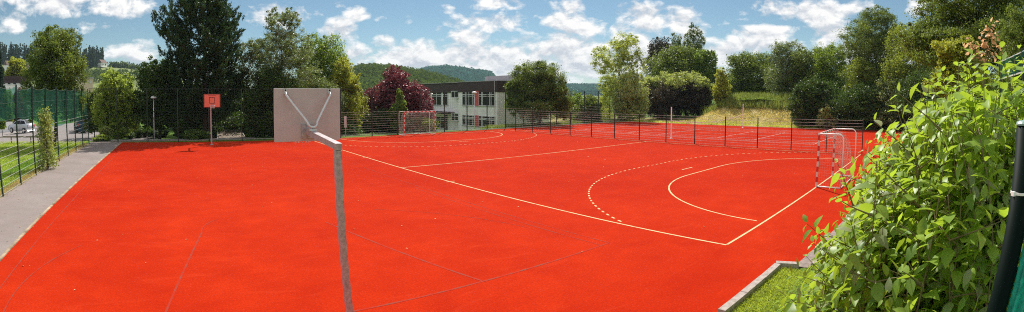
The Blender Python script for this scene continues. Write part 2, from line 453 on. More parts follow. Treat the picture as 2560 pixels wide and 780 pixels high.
def grow(name, label, cat, px0, px1, ytop, ybot, d, mat, form, n, leaf, r0=0.14, bark='bark', group=None, seed=1,
         aspect=0.55, clump=0.3, core=0.22, up=0.65, depth=1.0, wood=True, shell=0.55):
    """a tree or bush standing d metres off between two bearings, from height ybot to ytop"""
    r = np.random.default_rng(seed)
    pc = (px0 + px1) / 2
    x, y = site(pc, d)
    xa, ya = site(px0, d); xb, yb = site(px1, d)
    w = math.hypot(xb - xa, yb - ya)
    ux, uy = (xb - xa) / w, (yb - ya) / w
    g = hz(x, y)
    z1 = zat(pc, ytop, d); z0 = max(zat(pc, ybot, d), g + 0.02)
    h = z1 - z0
    root = thing(name, label, cat, (x, y, g), group)
    lob = []
    for (fx, fz, rx, rz) in form:
        fy = r.uniform(-.18, .18) * depth
        fx2 = fx * 0.97 + r.uniform(-.02, .02)
        lob.append((x + ux * fx2 * w - uy * fy * w, y + uy * fx2 * w + ux * fy * w, z0 + h * fz, rx * w * .98, rx * w * 1.0 * depth, rz * h * .98))
    P = crown_points(lob, int(n * (2.3 if core >= .2 else 1.7)), r, clump, core * .8, shell)
    P = P[P[:, 2] > terrain(P[:, 0], P[:, 1]) + 0.03]
    leaves('crown' if wood else 'foliage', P, leaf * 1.22, M[mat], root, aspect, up, r=r)
    tg = [P[i] for i in r.integers(0, len(P), 9)]
    mb = trunk_mesh((x, y, g - 0.05), (x + r.normal() * .1, y, z0 + h * (0.62 if wood else 0.4)), r0, tg, r)
    mb.build('trunk' if wood else 'stem', M[bark], root, True)
    return root

# ------------------------------------------------------------------ setting
def axis():
    a = np.arange(-62, 62.01, 1.0)
    o = 62 * 1.16 ** np.arange(1, 28)
    return np.concatenate([-o[::-1], a, o])
def make_ground():
    X = axis(); Y = axis()
    gx, gy = np.meshgrid(X, Y, indexing='ij')
    gz = terrain(gx, gy)
    gz += np.where((gx > 31.8) & (gy > -4) & (gy < 34) & (gx < 62), rng.normal(size=gz.shape) * 0.10, 0)
    n, m = gx.shape
    idx = np.arange(n * m).reshape(n, m)
    Q = np.stack([idx[:-1, :-1], idx[1:, :-1], idx[1:, 1:], idx[:-1, 1:]], -1).reshape(-1, 4)
    o = link_quads('ground', np.stack([gx, gy, gz], -1).reshape(-1, 3), Q, M['ground'], None, True)
    tag(o, kind='structure')
make_ground()

def struct_poly(name, pts, z, mat):
    V = [(x, y, z) for x, y in pts]
    return tag(link_mesh(name, V, [tuple(range(len(V)))], mat), kind='structure')

def strip_sheet(name, x0, x1, y0, y1, mat, dz=0.02, step=1.0):
    nx = max(2, int((x1 - x0) / step) + 1); ny = max(2, int((y1 - y0) / step) + 1)
    gx, gy = np.meshgrid(np.linspace(x0, x1, nx), np.linspace(y0, y1, ny), indexing='ij')
    gz = terrain(gx, gy) + dz
    idx = np.arange(nx * ny).reshape(nx, ny)
    Q = np.stack([idx[:-1, :-1], idx[1:, :-1], idx[1:, 1:], idx[:-1, 1:]], -1).reshape(-1, 4)
    return tag(link_quads(name, np.stack([gx, gy, gz], -1).reshape(-1, 3), Q, M[mat], None, True), kind='structure')

struct_poly('sports_court', [(-25.6, -8), (-20, -8), (-13.6, -1.62), (-10.9, -1.62), (-10.72, -2.0), (-4.9, -2.25), (31.4, -2.25),
                             (31.4, 33.6), (24, 34.6), (10, 34.6), (0, 34.2), (-6, 33.4), (-14, 33.3), (-25.6, 34.3)], 0.0, M['court'])
struct_poly('path', [(-28.55, -9), (-25.72, -9), (-25.72, 35.0), (-28.55, 35.0)], -0.006, M['paving'])
struct_poly('verge', [(-29.1, -9), (-28.5, -9), (-28.5, 34), (-29.1, 34)], -0.012, M['litter'])
mb = MB(); mb.box((-25.66, 13, 0.004), (0.10, 43, 0.03)); tag(mb.build('path_edging', M['edging']), kind='structure')
strip_sheet('car_park', -80, -29.6, 34.4, 72, 'asphalt')
strip_sheet('footpath', -29, -14, 36.0, 38.4, 'asphalt', 0.012)
strip_sheet('side_path', -26, -23.4, 38.5, 50, 'asphalt', 0.016)

# kerbs at the near right corner
a = MB()
def stones(p, q, w, h, z, L0=1.0, gap=.010):
    p, q = Vector(p), Vector(q); n = max(1, round((q - p).length / L0)); r = np.random.default_rng(int(abs(p.x * 91 + q.y * 37)))
    for k in range(n):
        d = (q - p) / n; e = d.normalized() * gap / 2; o = Vector((r.normal() * .004, r.normal() * .004, r.normal() * .003))
        u = p + d * k + e + o; v = p + d * (k + 1) - e + o
        a.sq((u.x, u.y, z + o.z), (v.x, v.y, z + o.z), w, h)
stones((-20.5, -8.6, 0), (-13.72, -1.76, 0), .14, .18, .02)
stones((-13.62, -1.70, 0), (-10.96, -1.70, 0), .14, .18, .02)
stones((-10.88, -1.62, 0), (-10.72, -2.12, 0), .14, .178, .02)
tag(a.build('kerb', M['concrete']), kind='structure')
struct_poly('drain_channel', [(-10.72, -2.00), (-4.9, -2.25), (12, -2.25), (12, -2.52), (-4.9, -2.52), (-10.62, -2.34)], 0.006, M['channel'])
b = MB(); b.sq((-10.6, -2.40, 0.03), (-4.9, -2.58, 0.03), 0.09, 0.14); b.sq((-4.86, -2.581, 0.03), (12, -2.581, 0.03), 0.09, 0.14)
tag(b.build('kerb_edging', M['concrete']), kind='structure')
struct_poly('side_walk', [(-10.5, -2.47), (-4.9, -2.64), (12, -2.64), (12, -3.0), (-9.6, -3.15)], 0.03, M['channel'])
mb = MB(); mb.box((2, 35.22, -0.02), (60, 0.12, 0.10)); tag(mb.build('court_edging', M['concrete']), kind='structure')

# painted lines
class Lines:
    def __init__(s, w, z): s.w = w; s.z = z; s.mb = MB()
    def seg(s, a, b, w=None):
        w = (w or s.w) / 2; a, b = Vector((*a, 0)), Vector((*b, 0)); t = (b - a).normalized()
        n = Vector((-t.y, t.x, 0)) * w
        s.mb.add([(p.x, p.y, s.z) for p in (a - n, b - n, b + n, a + n)], [(0, 1, 2, 3)])
    def poly(s, pts, w=None):
        w = (w or s.w) / 2; P = [Vector((*p, 0)) for p in pts]; V = []
        for i, p in enumerate(P):
            t = (P[min(i + 1, len(P) - 1)] - P[max(0, i - 1)]).normalized(); n = Vector((-t.y, t.x, 0)) * w
            V += [(p.x - n.x, p.y - n.y, s.z), (p.x + n.x, p.y + n.y, s.z)]
        s.mb.add(V, [(2 * i, 2 * i + 2, 2 * i + 3, 2 * i + 1) for i in range(len(P) - 1)])
    def build(s, name, mat): return tag(s.mb.build(name, M[mat]), kind='structure')

CL = 32.84
def area_path(r, far):
    pts = [(1.5 + r * math.cos(a), r * math.sin(a)) for a in np.linspace(0, math.pi / 2, 40)]
    pts += [(x, r) for x in np.linspace(1.4, -1.4, 12)]
    pts += [(-1.5 + r * math.cos(a), r * math.sin(a)) for a in np.linspace(math.pi / 2, math.pi, 40)]
    return [(x, CL - y) for x, y in pts] if far else pts
L = Lines(0.06, 0.004)
W2 = 10.0
L.seg((-W2 - .03, 0), (-W2 - .03, CL)); L.seg((W2 + .03, 0), (W2 + .03, CL))
L.seg((-W2 + .01, 0), (W2 - .01, 0)); L.seg((-W2 + .01, CL), (W2 - .01, CL)); L.seg((-W2 + .01, CL / 2), (W2 - .01, CL / 2))
for s_ in (-1, 1): L.seg((-W2 - .2, CL / 2 + s_ * 4.5), (-W2 - .07, CL / 2 + s_ * 4.5)); L.seg((-W2 + .01, CL / 2 + s_ * 4.5), (-W2 + .2, CL / 2 + s_ * 4.5))
for far in (False, True):
    p = area_path(6, far)
    p = [q for q in p if .04 < q[1] < CL - .04]
    L.poly(p)
    p = area_path(9, far); acc = 0; cur = []; out = []
    dense = []
    for i in range(len(p) - 1):
        for k in range(10): dense.append(tuple(np.array(p[i]) + (np.array(p[i + 1]) - np.array(p[i])) * k / 10))
    for i in range(1, len(dense)):
        acc += math.dist(dense[i], dense[i - 1])
        if abs(dense[i][0]) > W2 - 0.1: cur = []; continue
        if (acc % 0.40) < 0.22: cur.append(dense[i])
        elif len(cur) > 1: L.poly(cur); cur = []
        else: cur = []
    y7 = CL - 7 if far else 7
    L.seg((-.5, y7), (.5, y7))
L.build('handball_markings', 'line_yellow')

K = Lines(0.04, 0.003)
bx, b0, b1 = -18.3, 2.37, 30.4
K.seg((bx - 6.7, b0), (bx - 6.7, b1)); K.seg((bx + 6.7, b0), (bx + 6.7, b0 + 15), .03)
K.seg((bx - 6.67, b0), (bx + 6.67, b0), .05)
K.seg((bx + 6.42, b0 + .03), (bx + 6.42, b0 + 9), 0.03)
for sx in (-1, 1): K.seg((bx + sx * 3, b0 + .035), (bx + sx * 1.8, b0 + 5.8), .05)
K.poly([(bx + 1.8 * math.cos(a), b0 + 5.83 + 1.8 * math.sin(a)) for a in np.linspace(2.3, math.pi - .03, 14)], .03)
K.poly([(bx + 6.25 * math.cos(a), b0 + 1.575 + 6.25 * math.sin(a)) for a in np.linspace(.12, .95, 30)], .022)
K.poly([(bx + 6.25 * math.cos(a), b0 + 1.575 + 6.25 * math.sin(a)) for a in np.linspace(2.55, math.pi + .2, 30)], .035)
K.build('basketball_markings', 'line_worn')

T = Lines(0.06, 0.004)
tx, ty = 20.2, 16.4
for sx in (-5.485, -4.115, 4.115, 5.485): T.seg((tx + sx, ty - 11.885), (tx + sx, ty + 11.885))
for sy in (-11.885, -6.4, 6.4, 11.885):
    wd = 5.45 if abs(sy) > 10 else 4.08
    T.seg((tx - wd, ty + sy), (tx + wd, ty + sy))
T.seg((tx, ty - 6.36), (tx, ty + 6.36))
for k in (-3, 3): T.seg((tx - 4.08, ty + k), (tx + 4.08, ty + k))
T.build('tennis_markings', 'line_white')

# ------------------------------------------------------------------ basketball hoops
def hoop(name, label, px_, py_, sgn, face, zb, group):
    """pole at (px_,py_); board sgn metres-direction along Y, facing the court"""
    root = thing(name, label, 'basketball hoop', (px_, py_, 0), group)
    X = px_; top = 2.80
    mb = MB(); mb.box((X, py_, (top - .03) / 2 - 0.006), (0.10, 0.10, top - .03), 0, 0.008)
    mb.box((X, py_, 0.012), (0.26, 0.26, 0.02))
    mb.build('pole', M['galv'], root)
    yb = py_ + sgn * 1.62
    za = zb + 0.17
    mb = MB(); mb.sq((X, py_ - sgn * 0.06, top + .012), (X, yb - sgn * 0.06, za), 0.10, 0.09)
    arm = mb.build('arm', M['galv'], root)
    c = MB()
    c.box((X, yb - sgn * 0.36, za + 0.045), (0.13, 0.05, 0.03)); c.box((X, yb - sgn * 0.28, za + 0.048), (0.13, 0.05, 0.03))
    c.build('clamp', M['galv_light'], arm)
    mb = MB(); mb.box((X, yb - sgn * 0.035, za), (0.24, 0.03, 0.24)); mb.build('mounting_plate', M['galv'], root)
    mb = MB(); mb.box((X, yb, zb + 0.445), (1.2, 0.035, 0.89), 0, 0.006)
    bd = mb.build('backboard', face, root)
    # bent support tube from the two upper corners down to the arm
    zt = zb + 0.82
    def U(n=14):
        pts = [Vector((X - 0.40, yb - sgn * .05, zt)), Vector((X - 0.40, yb - sgn * .08, zt - 0.04))]
        for i in range(n + 1):
            a = math.pi * (i / n)
            pts.append(Vector((X - 0.085 * math.cos(a), yb - sgn * (0.32 + 0.045 * math.sin(a)), za + 0.17 - 0.085 * math.sin(a))))
        pts += [Vector((X + 0.40, yb - sgn * .08, zt - 0.04)), Vector((X + 0.40, yb - sgn * .05, zt))]
        return pts
    mb = MB(); mb.tube(U(), 0.02, 10); br = mb.build('support_tube', M['galv_light'], root, True)
    for sx in (-0.40, 0.40):
        mb = MB(); mb.box((X + sx, yb - sgn * 0.028, zt + 0.02), (0.06, 0.02, 0.1)); mb.build('bracket', M['galv_light'], br)
        mb = MB(); mb.tube([(X + sx, yb - sgn * .038, zt + .04), (X + sx, yb - sgn * .055, zt + .04)], 0.014, 8); mb.build('bolt', M['tyre'], br)
    f = yb + sgn * 0.0195
    t = MB(); zq = zb + 0.30
    t.box((X - .19, f, zq + .17), (0.035, 0.006, 0.42)); t.box((X + .19, f, zq + .17), (0.035, 0.006, 0.42))
    t.box((X, f, zq + .362), (0.345, 0.006, 0.035)); t.box((X, f, zq - .022), (0.345, 0.006, 0.035))
    t.box((X, f, zb + .80), (0.6, 0.006, 0.018))
    e = 0.013
    t.box((X, f, zb + e + .006), (1.17, 0.006, 2 * e)); t.box((X, f, zb + .884 - e), (1.17, 0.006, 2 * e))
    t.box((X - .585 + e, f, zb + .445), (2 * e, 0.0055, 0.82)); t.box((X + .585 - e, f, zb + .445), (2 * e, 0.0055, 0.82))
    t.build('target_square', M['dark_red'], bd)
    rc = Vector((X, f + sgn * 0.375, zb + 0.15))
    mb = MB(); mb.tube([rc + Vector((0.225 * math.cos(a), 0.225 * math.sin(a), 0)) for a in np.linspace(0, 2 * math.pi, 33)], 0.011, 6)
    mb.box((X, f + sgn * 0.075, zb + 0.15), (0.14, 0.16, 0.03))
    rim = mb.build('rim', M['galv'], root, True)
    mb = MB(); n = 14
    rows = [(0.222, -0.012), (0.20, -0.06), (0.175, -0.11), (0.155, -0.16), (0.145, -0.20)]
    for q in range(len(rows) - 1):
        for k in range(n):
            for dk in (-.5, .5):
                a0 = 2 * math.pi * (k + .5 * (q % 2)) / n; a1 = a0 + 2 * math.pi * dk / n
                p0 = rc + Vector((rows[q][0] * math.cos(a0), rows[q][0] * math.sin(a0), rows[q][1]))
                p1 = rc + Vector((rows[q + 1][0] * math.cos(a1), rows[q + 1][0] * math.sin(a1), rows[q + 1][1]))
                mb.tube([p0, p1], 0.005, 4, False)
    mb.build('net', M['galv_light'], rim)
    return root
hoop('basketball_hoop', 'nearer basketball hoop seen from behind, grey board on galvanised square pole', -18.2, 1.79, 1, M['board_back'], 2.745, 'basketball hoops')
hoop('basketball_hoop', 'distant basketball hoop with orange red board facing the viewer by the far fence', -18.2, 31.25, -1, M['board_orange'], 2.67, 'basketball hoops')

# ------------------------------------------------------------------ handball goals
def banded(name, label):
    m, t, b = base_mat(name)
    g = t.new('ShaderNodeTexCoord').outputs['Object']
    s = t.new('ShaderNodeSeparateXYZ'); t.l.new(g, s.inputs[0])
    return m, t, b, s
def band_mat(name, axis_i, off):
    m, t, b, s = banded(name, None)
    v = t.math('FRACT', t.math('ADD', t.math('MULTIPLY', s.outputs[axis_i], 2.5), off))
    c = t.mix(t.math('GREATER_THAN', v, 0.5), (0.72, 0.60, 0.56, 1), (0.58, 0.03, 0.022, 1))
    t.l.new(c, b.inputs['Base Color']); b.inputs['Roughness'].default_value = 0.4
    return m
M['band_z'] = band_mat('red_white_bands_upright', 2, 0.0)
M['band_x'] = band_mat('red_white_bands_level', 0, 0.25)

def goal():
    root = thing('handball_goal', 'near handball goal with red and white posts beside the leafy shrub', 'handball goal', (0, 0, 0), 'handball goals')
    for sx in (-1, 1):
        mb = MB(); mb.box((sx * 1.54, 0, 1.0), (0.08, 0.08, 2.0), 0, 0.008); mb.build('goalpost', M['band_z'], root)
    mb = MB(); mb.box((0, 0, 2.04), (3.16, 0.08, 0.08), 0, 0.008); mb.build('crossbar', M['band_x'], root)
    D = 1.05
    for sx in (-1, 1):
        x = sx * 1.54
        pts = [(x, -.05, 2.05), (x, -D + .22, 2.06)]
        for i in range(1, 7):
            a = math.pi / 2 * i / 6
            pts.append((x, -D + .22 - .22 * math.sin(a), 1.84 + .22 * math.cos(a)))
        pts += [(x, -D, 0.03)]
        mb = MB(); mb.tube(pts, 0.024, 10); mb.build('rear_support', M['white_paint'], root, True)
        mb = MB(); mb.tube([(x, -.05, 0.03), (x, -D + .02, 0.03)], 0.024, 8); mb.build('ground_bar', M['white_paint'], root, True)
    mb = MB(); mb.tube([(-1.51, -D, 0.035), (1.51, -D, 0.035)], 0.024, 8); mb.build('rear_ground_bar', M['white_paint'], root, True)
    mb = MB()
    r = 0.0024
    def prof(u):   # net profile from crossbar back and down
        P = [(-.05, 2.0), (-.45, 1.88), (-.72, 1.55), (-.85, 1.1), (-.93, .6), (-1.0, 0.06)]
        k = u * 5; i = min(int(k), 4); f = k - i
        return P[i][0] * (1 - f) + P[i + 1][0] * f, P[i][1] * (1 - f) + P[i + 1][1] * f
    NX, NU = 29, 26
    def pt(i, j):
        x = -1.5 + 3.0 * i / NX; y, z = prof(j / NU)
        return Vector((x, y + 0.03 * math.sin(i * 1.7 + j * .6), z + 0.02 * math.sin(i * .9)))
    for i in range(NX + 1): mb.tube([pt(i, j) for j in range(NU + 1)], r, 3, False)
    for j in range(0, NU + 1): mb.tube([pt(i, j) for i in range(NX + 1)], r, 3, False)
    for sx in (-1, 1):   # side nets
        x = sx * 1.52
        for k in range(20):
            z = 0.08 + k * 0.1
            u = [q / 60 for q in range(61)]
            yb = max((prof(q)[0] for q in u if prof(q)[1] <= z), default=-1.0)
            mb.tube([(x, -.04, z), (x - sx * .02, yb / 2, z - .02), (x, yb, z)], r, 3, False)
        for k in range(1, 10):
            y = -0.1 * k
            zt = max((prof(q / 60)[1] for q in range(61) if prof(q / 60)[0] <= y), default=0.1)
            mb.tube([(x, y, 0.05), (x - sx * .02, y, zt / 2), (x, y, zt)], r, 3, False)
    mb.build('net', M['cord'], root)
    return root
g1 = goal()
g2 = copy_tree(g1)
g2.location = (0, CL, 0); g2.rotation_euler = (0, 0, math.pi)
g2['label'] = 'far handball goal with red and white posts in front of the plum tree'

# ------------------------------------------------------------------ fences
def bay(mb_light, mb_dark, a, b, z0, z1, step, wl, vert=0.0, wd=0.004):
    a, b = Vector(a), Vector(b); z = z0
    while z <= z1 + 1e-6:
        mb_light.sq((a.x, a.y, a.z + z), (b.x, b.y, b.z + z), wl, wl); z += step
    if vert > 0:
        n = max(2, int((b - a).length / vert)); t = (b - a).normalized(); off = Vector((-t.y, t.x, 0)) * (wl / 2 + wd / 2)
        for k in range(1, n):
            p = a.lerp(b, k / n) + off
            mb_dark.sq((p.x, p.y, p.z + z0), (p.x, p.y, p.z + z1), wd, wd)

def post(root, x, y, z, h, w=0.06, name='post'):
    mb = MB(); mb.box((x, y, z + h / 2), (w, w, h), 0, 0.006)
    p = mb.build(name, M['post_green'], root)
    return p

# left ball-stop fence with a green screen net
lf = thing('ball_stop_fence', 'tall green fence with screen net along the grey path on the left', 'fence', (-28.4, 20, 0), 'tall ball stop fences')
LT = [33.4 - 2.5 * i for i in range(12)]
for i, t in enumerate(LT):
    post(lf, -28.4, t, -0.05, 3.97, 0.07)
for i in range(len(LT) - 1):
    m1, m2 = MB(), MB()
    bay(m1, m2, (-28.4, LT[i] - .04, 0), (-28.4, LT[i + 1] + .04, 0), 0.06, 2.06, 0.25, 0.012, 0.10, 0.004)
    m1.build('wire_panel', M['wire'], lf); m2.build('wire_mesh', M['wire_dark'], lf)
V = []; Q = []
zs = np.linspace(2.22, 3.82, 12)
ts = np.linspace(LT[0], LT[-1], 150)
for j, z in enumerate(zs):
    for t in ts:
        f = ((LT[0] - t) / 2.5) % 1.0
        sag = 0.10 * math.sin(math.pi * f) * (1.0 if j > 8 else (0.35 if j < 2 else 0.5))
        zl = 1.86 + .75 * float(sm(24, 16, t)) if False else 1.86 + .75 * (1 - float(sm(16, 24, t)))
        z = zl + (3.82 - zl) * j / (len(zs) - 1)
        V.append((-28.47 + 0.02 * math.sin(t * 9 + z * 2) + .03 * math.sin(t * 2.3 + z), t, z - sag))
n = len(ts)
for j in range(len(zs) - 1):
    for i in range(n - 1): Q.append((j * n + i, j * n + i + 1, (j + 1) * n + i + 1, (j + 1) * n + i))
nt = link_mesh('screen_net', V, Q, M['net_green'], lf, True)
mb = MB()
for z in (2.62, 3.25):
    for i in range(len(LT) - 1):
        mb.tube([(-28.43, LT[i], z), (-28.43, LT[i] - 1.25, z - .04), (-28.43, LT[i + 1], z)], 0.005, 4, False)
for i in range(len(LT) - 1):
    mb.tube([(-28.43, LT[i] - 2.5 * k / 6, 3.84 - .10 * math.sin(math.pi * k / 6)) for k in range(7)], 0.009, 4, False)
mb.build('cable', M['cable'], lf)

# back ball-stop fence
bf = thing('ball_stop_fence', 'long tall dark fence behind the far goal and the orange hoop', 'fence', (0, 34.6, 0), 'tall ball stop fences')
BP = [(-28.4, 33.75), (-26.0, 34.4), (-23.4, 34.6), (-20.8, 34.3), (-18.2, 34.1), (-15.5, 33.9), (-12.8, 33.7), (-10.0, 33.7), (-7.1, 33.7), (-4.1, 34.0), (-1.5, 34.3), (0.9, 34.5), (3.7, 34.8), (6.5, 35.1), (9.1, 35.3), (11.5, 35.3), (14.0, 35.3),
      (16.5, 35.3), (19.0, 35.3), (21.4, 35.3), (23.8, 35.3), (26.4, 35.3), (28.7, 35.3), (31.4, 35.3)]
for i, (x, y) in enumerate(BP[1:]):
    post(bf, x, y, -0.05, 4.03, 0.08)
for i in range(len(BP) - 1):
    m1, m2 = MB(), MB()
    a = Vector((*BP[i], 0)); b = Vector((*BP[i + 1], 0))
    bay(m1, m2, a, b, 0.05, 2.05, 0.20, 0.012, 0.0)
    m1.build('wire_panel', M['wire'] if BP[i][0] > -7.5 else M['wire_dark'], bf)  # pale wire colour carries the sunlit look of the bars, dark wire elsewhere
    m3, m4 = MB(), MB()
    bay(m3, m4, a, b, 2.25, 3.9, 0.275, 0.007, 0.25, 0.006)
    bay(m3, m4, a, b, 0.05, 2.05, 9, 0.004, 0.15, 0.006)
    m3.V += []
    k = len(m3.V); m3.add(m4.V, m4.F); m3.build('wire_mesh', M['wire_dark'], bf)
mb = MB()
for i in range(len(BP) - 1): mb.sq((*BP[i], 3.96), (*BP[i + 1], 3.96), 0.025, 0.025)
mb.build('top_rail', M['post_green'], bf)

# low fence between the courts
wf = thing('low_fence', 'waist high to head high wire fence dividing the handball and tennis courts', 'fence', (10.55, 16, 0))
wf['label'] = 'two metre wire fence dividing the handball court from the tennis court'
LP = [32.5 - 2.5 * i for i in range(14)]
for t in LP: post(wf, 10.55, t, 0, 2.03, 0.06)
for i in range(len(LP) - 1):
    m1, m2 = MB(), MB()
    bay(m1, m2, (10.55, LP[i] - .035, 0), (10.55, LP[i + 1] + .035, 0), 0.08, 1.98, 0.19, 0.015, 0.10, 0.003)
    m1.build('wire_panel', M['wire'], wf); m2.build('wire_mesh', M['wire_dark'], wf)

# ------------------------------------------------------------------ tennis / volleyball net
tn = thing('court_net', 'white net posts with a sagging net band on the tennis court', 'net', (20, 16.3, 0))
for x, hgt in ((13.45, 2.52), (28.4, 2.55)):
    mb = MB(); mb.tube([(x, 16.35, -0.02), (x, 16.35, hgt)], 0.05, 12); mb.lathe((x, 16.35, 0), [(0.13, 0), (0.13, 0.02), (0.06, 0.03)], 12)
    mb.build('net_post', M['white_paint'], tn)
mb = MB()
def sag(u): return 1.45 - 0.45 * math.sin(math.pi * u) ** 0.8
pts = [(13.5 + 14.85 * k / 30, 16.35, sag(k / 30)) for k in range(31)]
for a, b in zip(pts[:-1], pts[1:]): mb.sq(a, b, 0.012, 0.055)
mb.build('net_band', M['white_paint'], tn)
mb = MB()
for k in range(0, 31):
    mb.tube([pts[k], (pts[k][0], 16.35, pts[k][2] - .8)], 0.002, 3, False)
for j in range(1, 9): mb.tube([(p[0], 16.35, p[2] - .1 * j) for p in pts], 0.002, 3, False)
mb.build('net', M['wire_dark'], tn)

# ------------------------------------------------------------------ lamps
def street_lamp(label, px, d, ytop):
    x, y = site(px, d); g = hz(x, y); zt = zat(px, ytop, d)
    r = thing('street_lamp', label, 'street lamp', (x, y, g), 'path lamps')
    mb = MB(); mb.tube([(x, y, g - .1), (x, y, g + 1), (x, y, zt - .22)], [0.06, 0.06, 0.045], 12); mb.lathe((x, y, zt - .26), [(0.06, 0), (0.09, .06), (0.09, .1)], 14)
    mb.build('pole', M['galv_light'], r, True)
    mb = MB(); mb.lathe((x, y, zt - .16), [(0.10, 0), (0.27, 0.01), (0.29, 0.04), (0.25, .12), (0.16, .19), (0.03, .22)], 22)
    mb.build('lamp_head', M['lamp_glass'], r, True)
street_lamp('path lamp with white dome head left of the orange hoop', 384, 43, 241)
street_lamp('path lamp with white dome head in front of the school windows', 1185.5, 53, 229.5)

# ------------------------------------------------------------------ school building
def on_x(px, py, x):       # where a sight line meets the wall plane X = x
    r = ray(px, py); k = (x - CAM.x) / r.x
    return CAM.y + r.y * k, CAM.z + r.z * k
sb = thing('school_building', 'two storey white school building with dark brown fascia behind the far goal', 'building', (20, 48, -2.2))
X0 = 16.2; Y0 = 42.8; Y1 = 51.6; Y2 = 68
mb = MB()
mb.box(((X0 + 25) / 2, (Y0 + Y1) / 2, 0.8), (25 - X0, Y1 - Y0, 6.1))
mb.box(((X0 + .7 + 25) / 2, (Y1 + Y2) / 2 + .001, 0.8), (25 - X0 - .7, Y2 - Y1, 6.08))
mb.build('wall', M['wall'], sb)
mb = MB()
mb.box(((X0 + 25) / 2 - .0, (Y0 + Y1) / 2, 4.52), (25 - X0 + .16, Y1 - Y0 + .16, 1.36))
mb.box(((X0 + .55 + 25) / 2, (Y1 + Y2) / 2 + .1, 4.50), (25 - X0 - .55, Y2 - Y1, 1.36))
fa = mb.build('fascia', M['fascia'], sb)
mb = MB()
mb.box(((X0 + 25) / 2, (Y0 + Y1) / 2, 5.23), (25 - X0 + .3, Y1 - Y0 + .3, 0.07)); mb.box(((X0 + .4 + 25) / 2, (Y1 + Y2) / 2 + .2, 5.21), (25 - X0 - .3, Y2 - Y1, 0.07))
rf = mb.build('roof', M['roof_grey'], sb)
mb = MB(); mb.box((21.8, 47.2, 5.65), (4.2, 6.0, 0.8)); mb.build('rooftop_housing', M['roof_grey'], rf)
mb = MB(); mb.tube([(21.6, 46.6, 6.0), (21.6, 46.6, 6.35)], 0.06, 8); mb.lathe((21.6, 46.6, 6.35), [(.06, 0), (.16, .05), (.05, .16)], 10); mb.build('vent', M['galv'], rf)
mb = MB(); mb.tube([(X0 - .14, Y0 + .35, -1.6), (X0 - .14, Y0 + .35, 5.2)], 0.035, 8); mb.build('downpipe', M['galv_light'], sb)

def window(x, pxa, pya, pxb, pyb, cols=(1,), rows=(1,), panel=None, fr=0.07):
    """cols: pixel edges of the panes; built on the wall plane X = x"""
    ya, za = on_x(pxa, pya, x); yb, zb_ = on_x(pxb, pyb, x)
    ylo, yhi = min(ya, yb), max(ya, yb); zhi = za; zlo = zb_
    mb = MB(); px = x - 0.03
    ce = [yhi - (yhi - ylo) * c for c in cols]      # from left (far, large y) to right
    re_ = [zhi - (zhi - zlo) * c for c in rows]
    for c in ce: mb.box((px, c, (zlo + zhi) / 2), (0.09, fr, zhi - zlo + fr))
    for i, q in enumerate(re_):
        for a, b in zip(ce[:-1], ce[1:]): mb.box((px + .004, (a + b) / 2, q), (0.075, abs(a - b) - fr, fr))
    f = mb.build('window', M['frame'], sb)
    mb = MB(); mb.box((x - .012, (ylo + yhi) / 2, (zlo + zhi) / 2), (0.02, yhi - ylo - .01, zhi - zlo - .01)); mb.build('pane', M['glass'], f)
    if panel:
        a = yhi - (yhi - ylo) * panel[0]; b = yhi - (yhi - ylo) * panel[1]
        mb = MB(); mb.box((x - .045, (a + b) / 2, (zlo + zhi) / 2), (0.10, abs(a - b), zhi - zlo + fr + .01)); mb.build('red_panel', M['blind'], f)
    mb = MB(); mb.box((x - .05, (ylo + yhi) / 2, zlo - .07), (0.16, yhi - ylo + .16, 0.05)); mb.build('sill', M['galv'], f)
cols = (0, .10, .13, .22, .33, .42, .53, .62, .65, .86, .90, 1.0)
window(X0, 1156.5, 228, 1237.5, 265, cols, (0, .25, .36, 1), (.42, .53))
window(X0, 1156.5, 287, 1237.5, 319, cols, (0, .22, .33, 1), (.42, .53))
window(X0, 1129, 228, 1146.5, 244, (0, .5, 1), (0, 1))
window(X0, 1129, 282.5, 1146.5, 302, (0, .5, 1), (0, .4, 1))
window(X0 + .7, 1080, 228, 1104, 263, (0, .5, 1), (0, .25, .36, 1))
window(X0 + .7, 1108, 228, 1120, 263, (0, 1), (0, .25, .36, 1))
window(X0 + .7, 1060, 228, 1077, 263, (0, .5, 1), (0, .25, .36, 1))
window(X0 + .7, 1083, 290, 1113, 322, (0, .33, .66, 1), (0, .3, 1))
y_, z_ = on_x(1100, 284, X0 + .7)
mb = MB(); mb.box((X0 - .4, y_, z_ + .25), (2.2, 8.0, 0.22)); mb.build('canopy', M['fascia'], sb)
ya, za = on_x(1117, 297, X0 + .7)
mb = MB(); mb.box((X0 + .67, ya, -.6), (0.08, .8, 2.6)); dr = mb.build('door', M['frame'], sb)
mb = MB(); mb.box((X0 + .63, ya, -.5), (0.04, .62, 2.3)); mb.build('pane', M['glass'], dr)

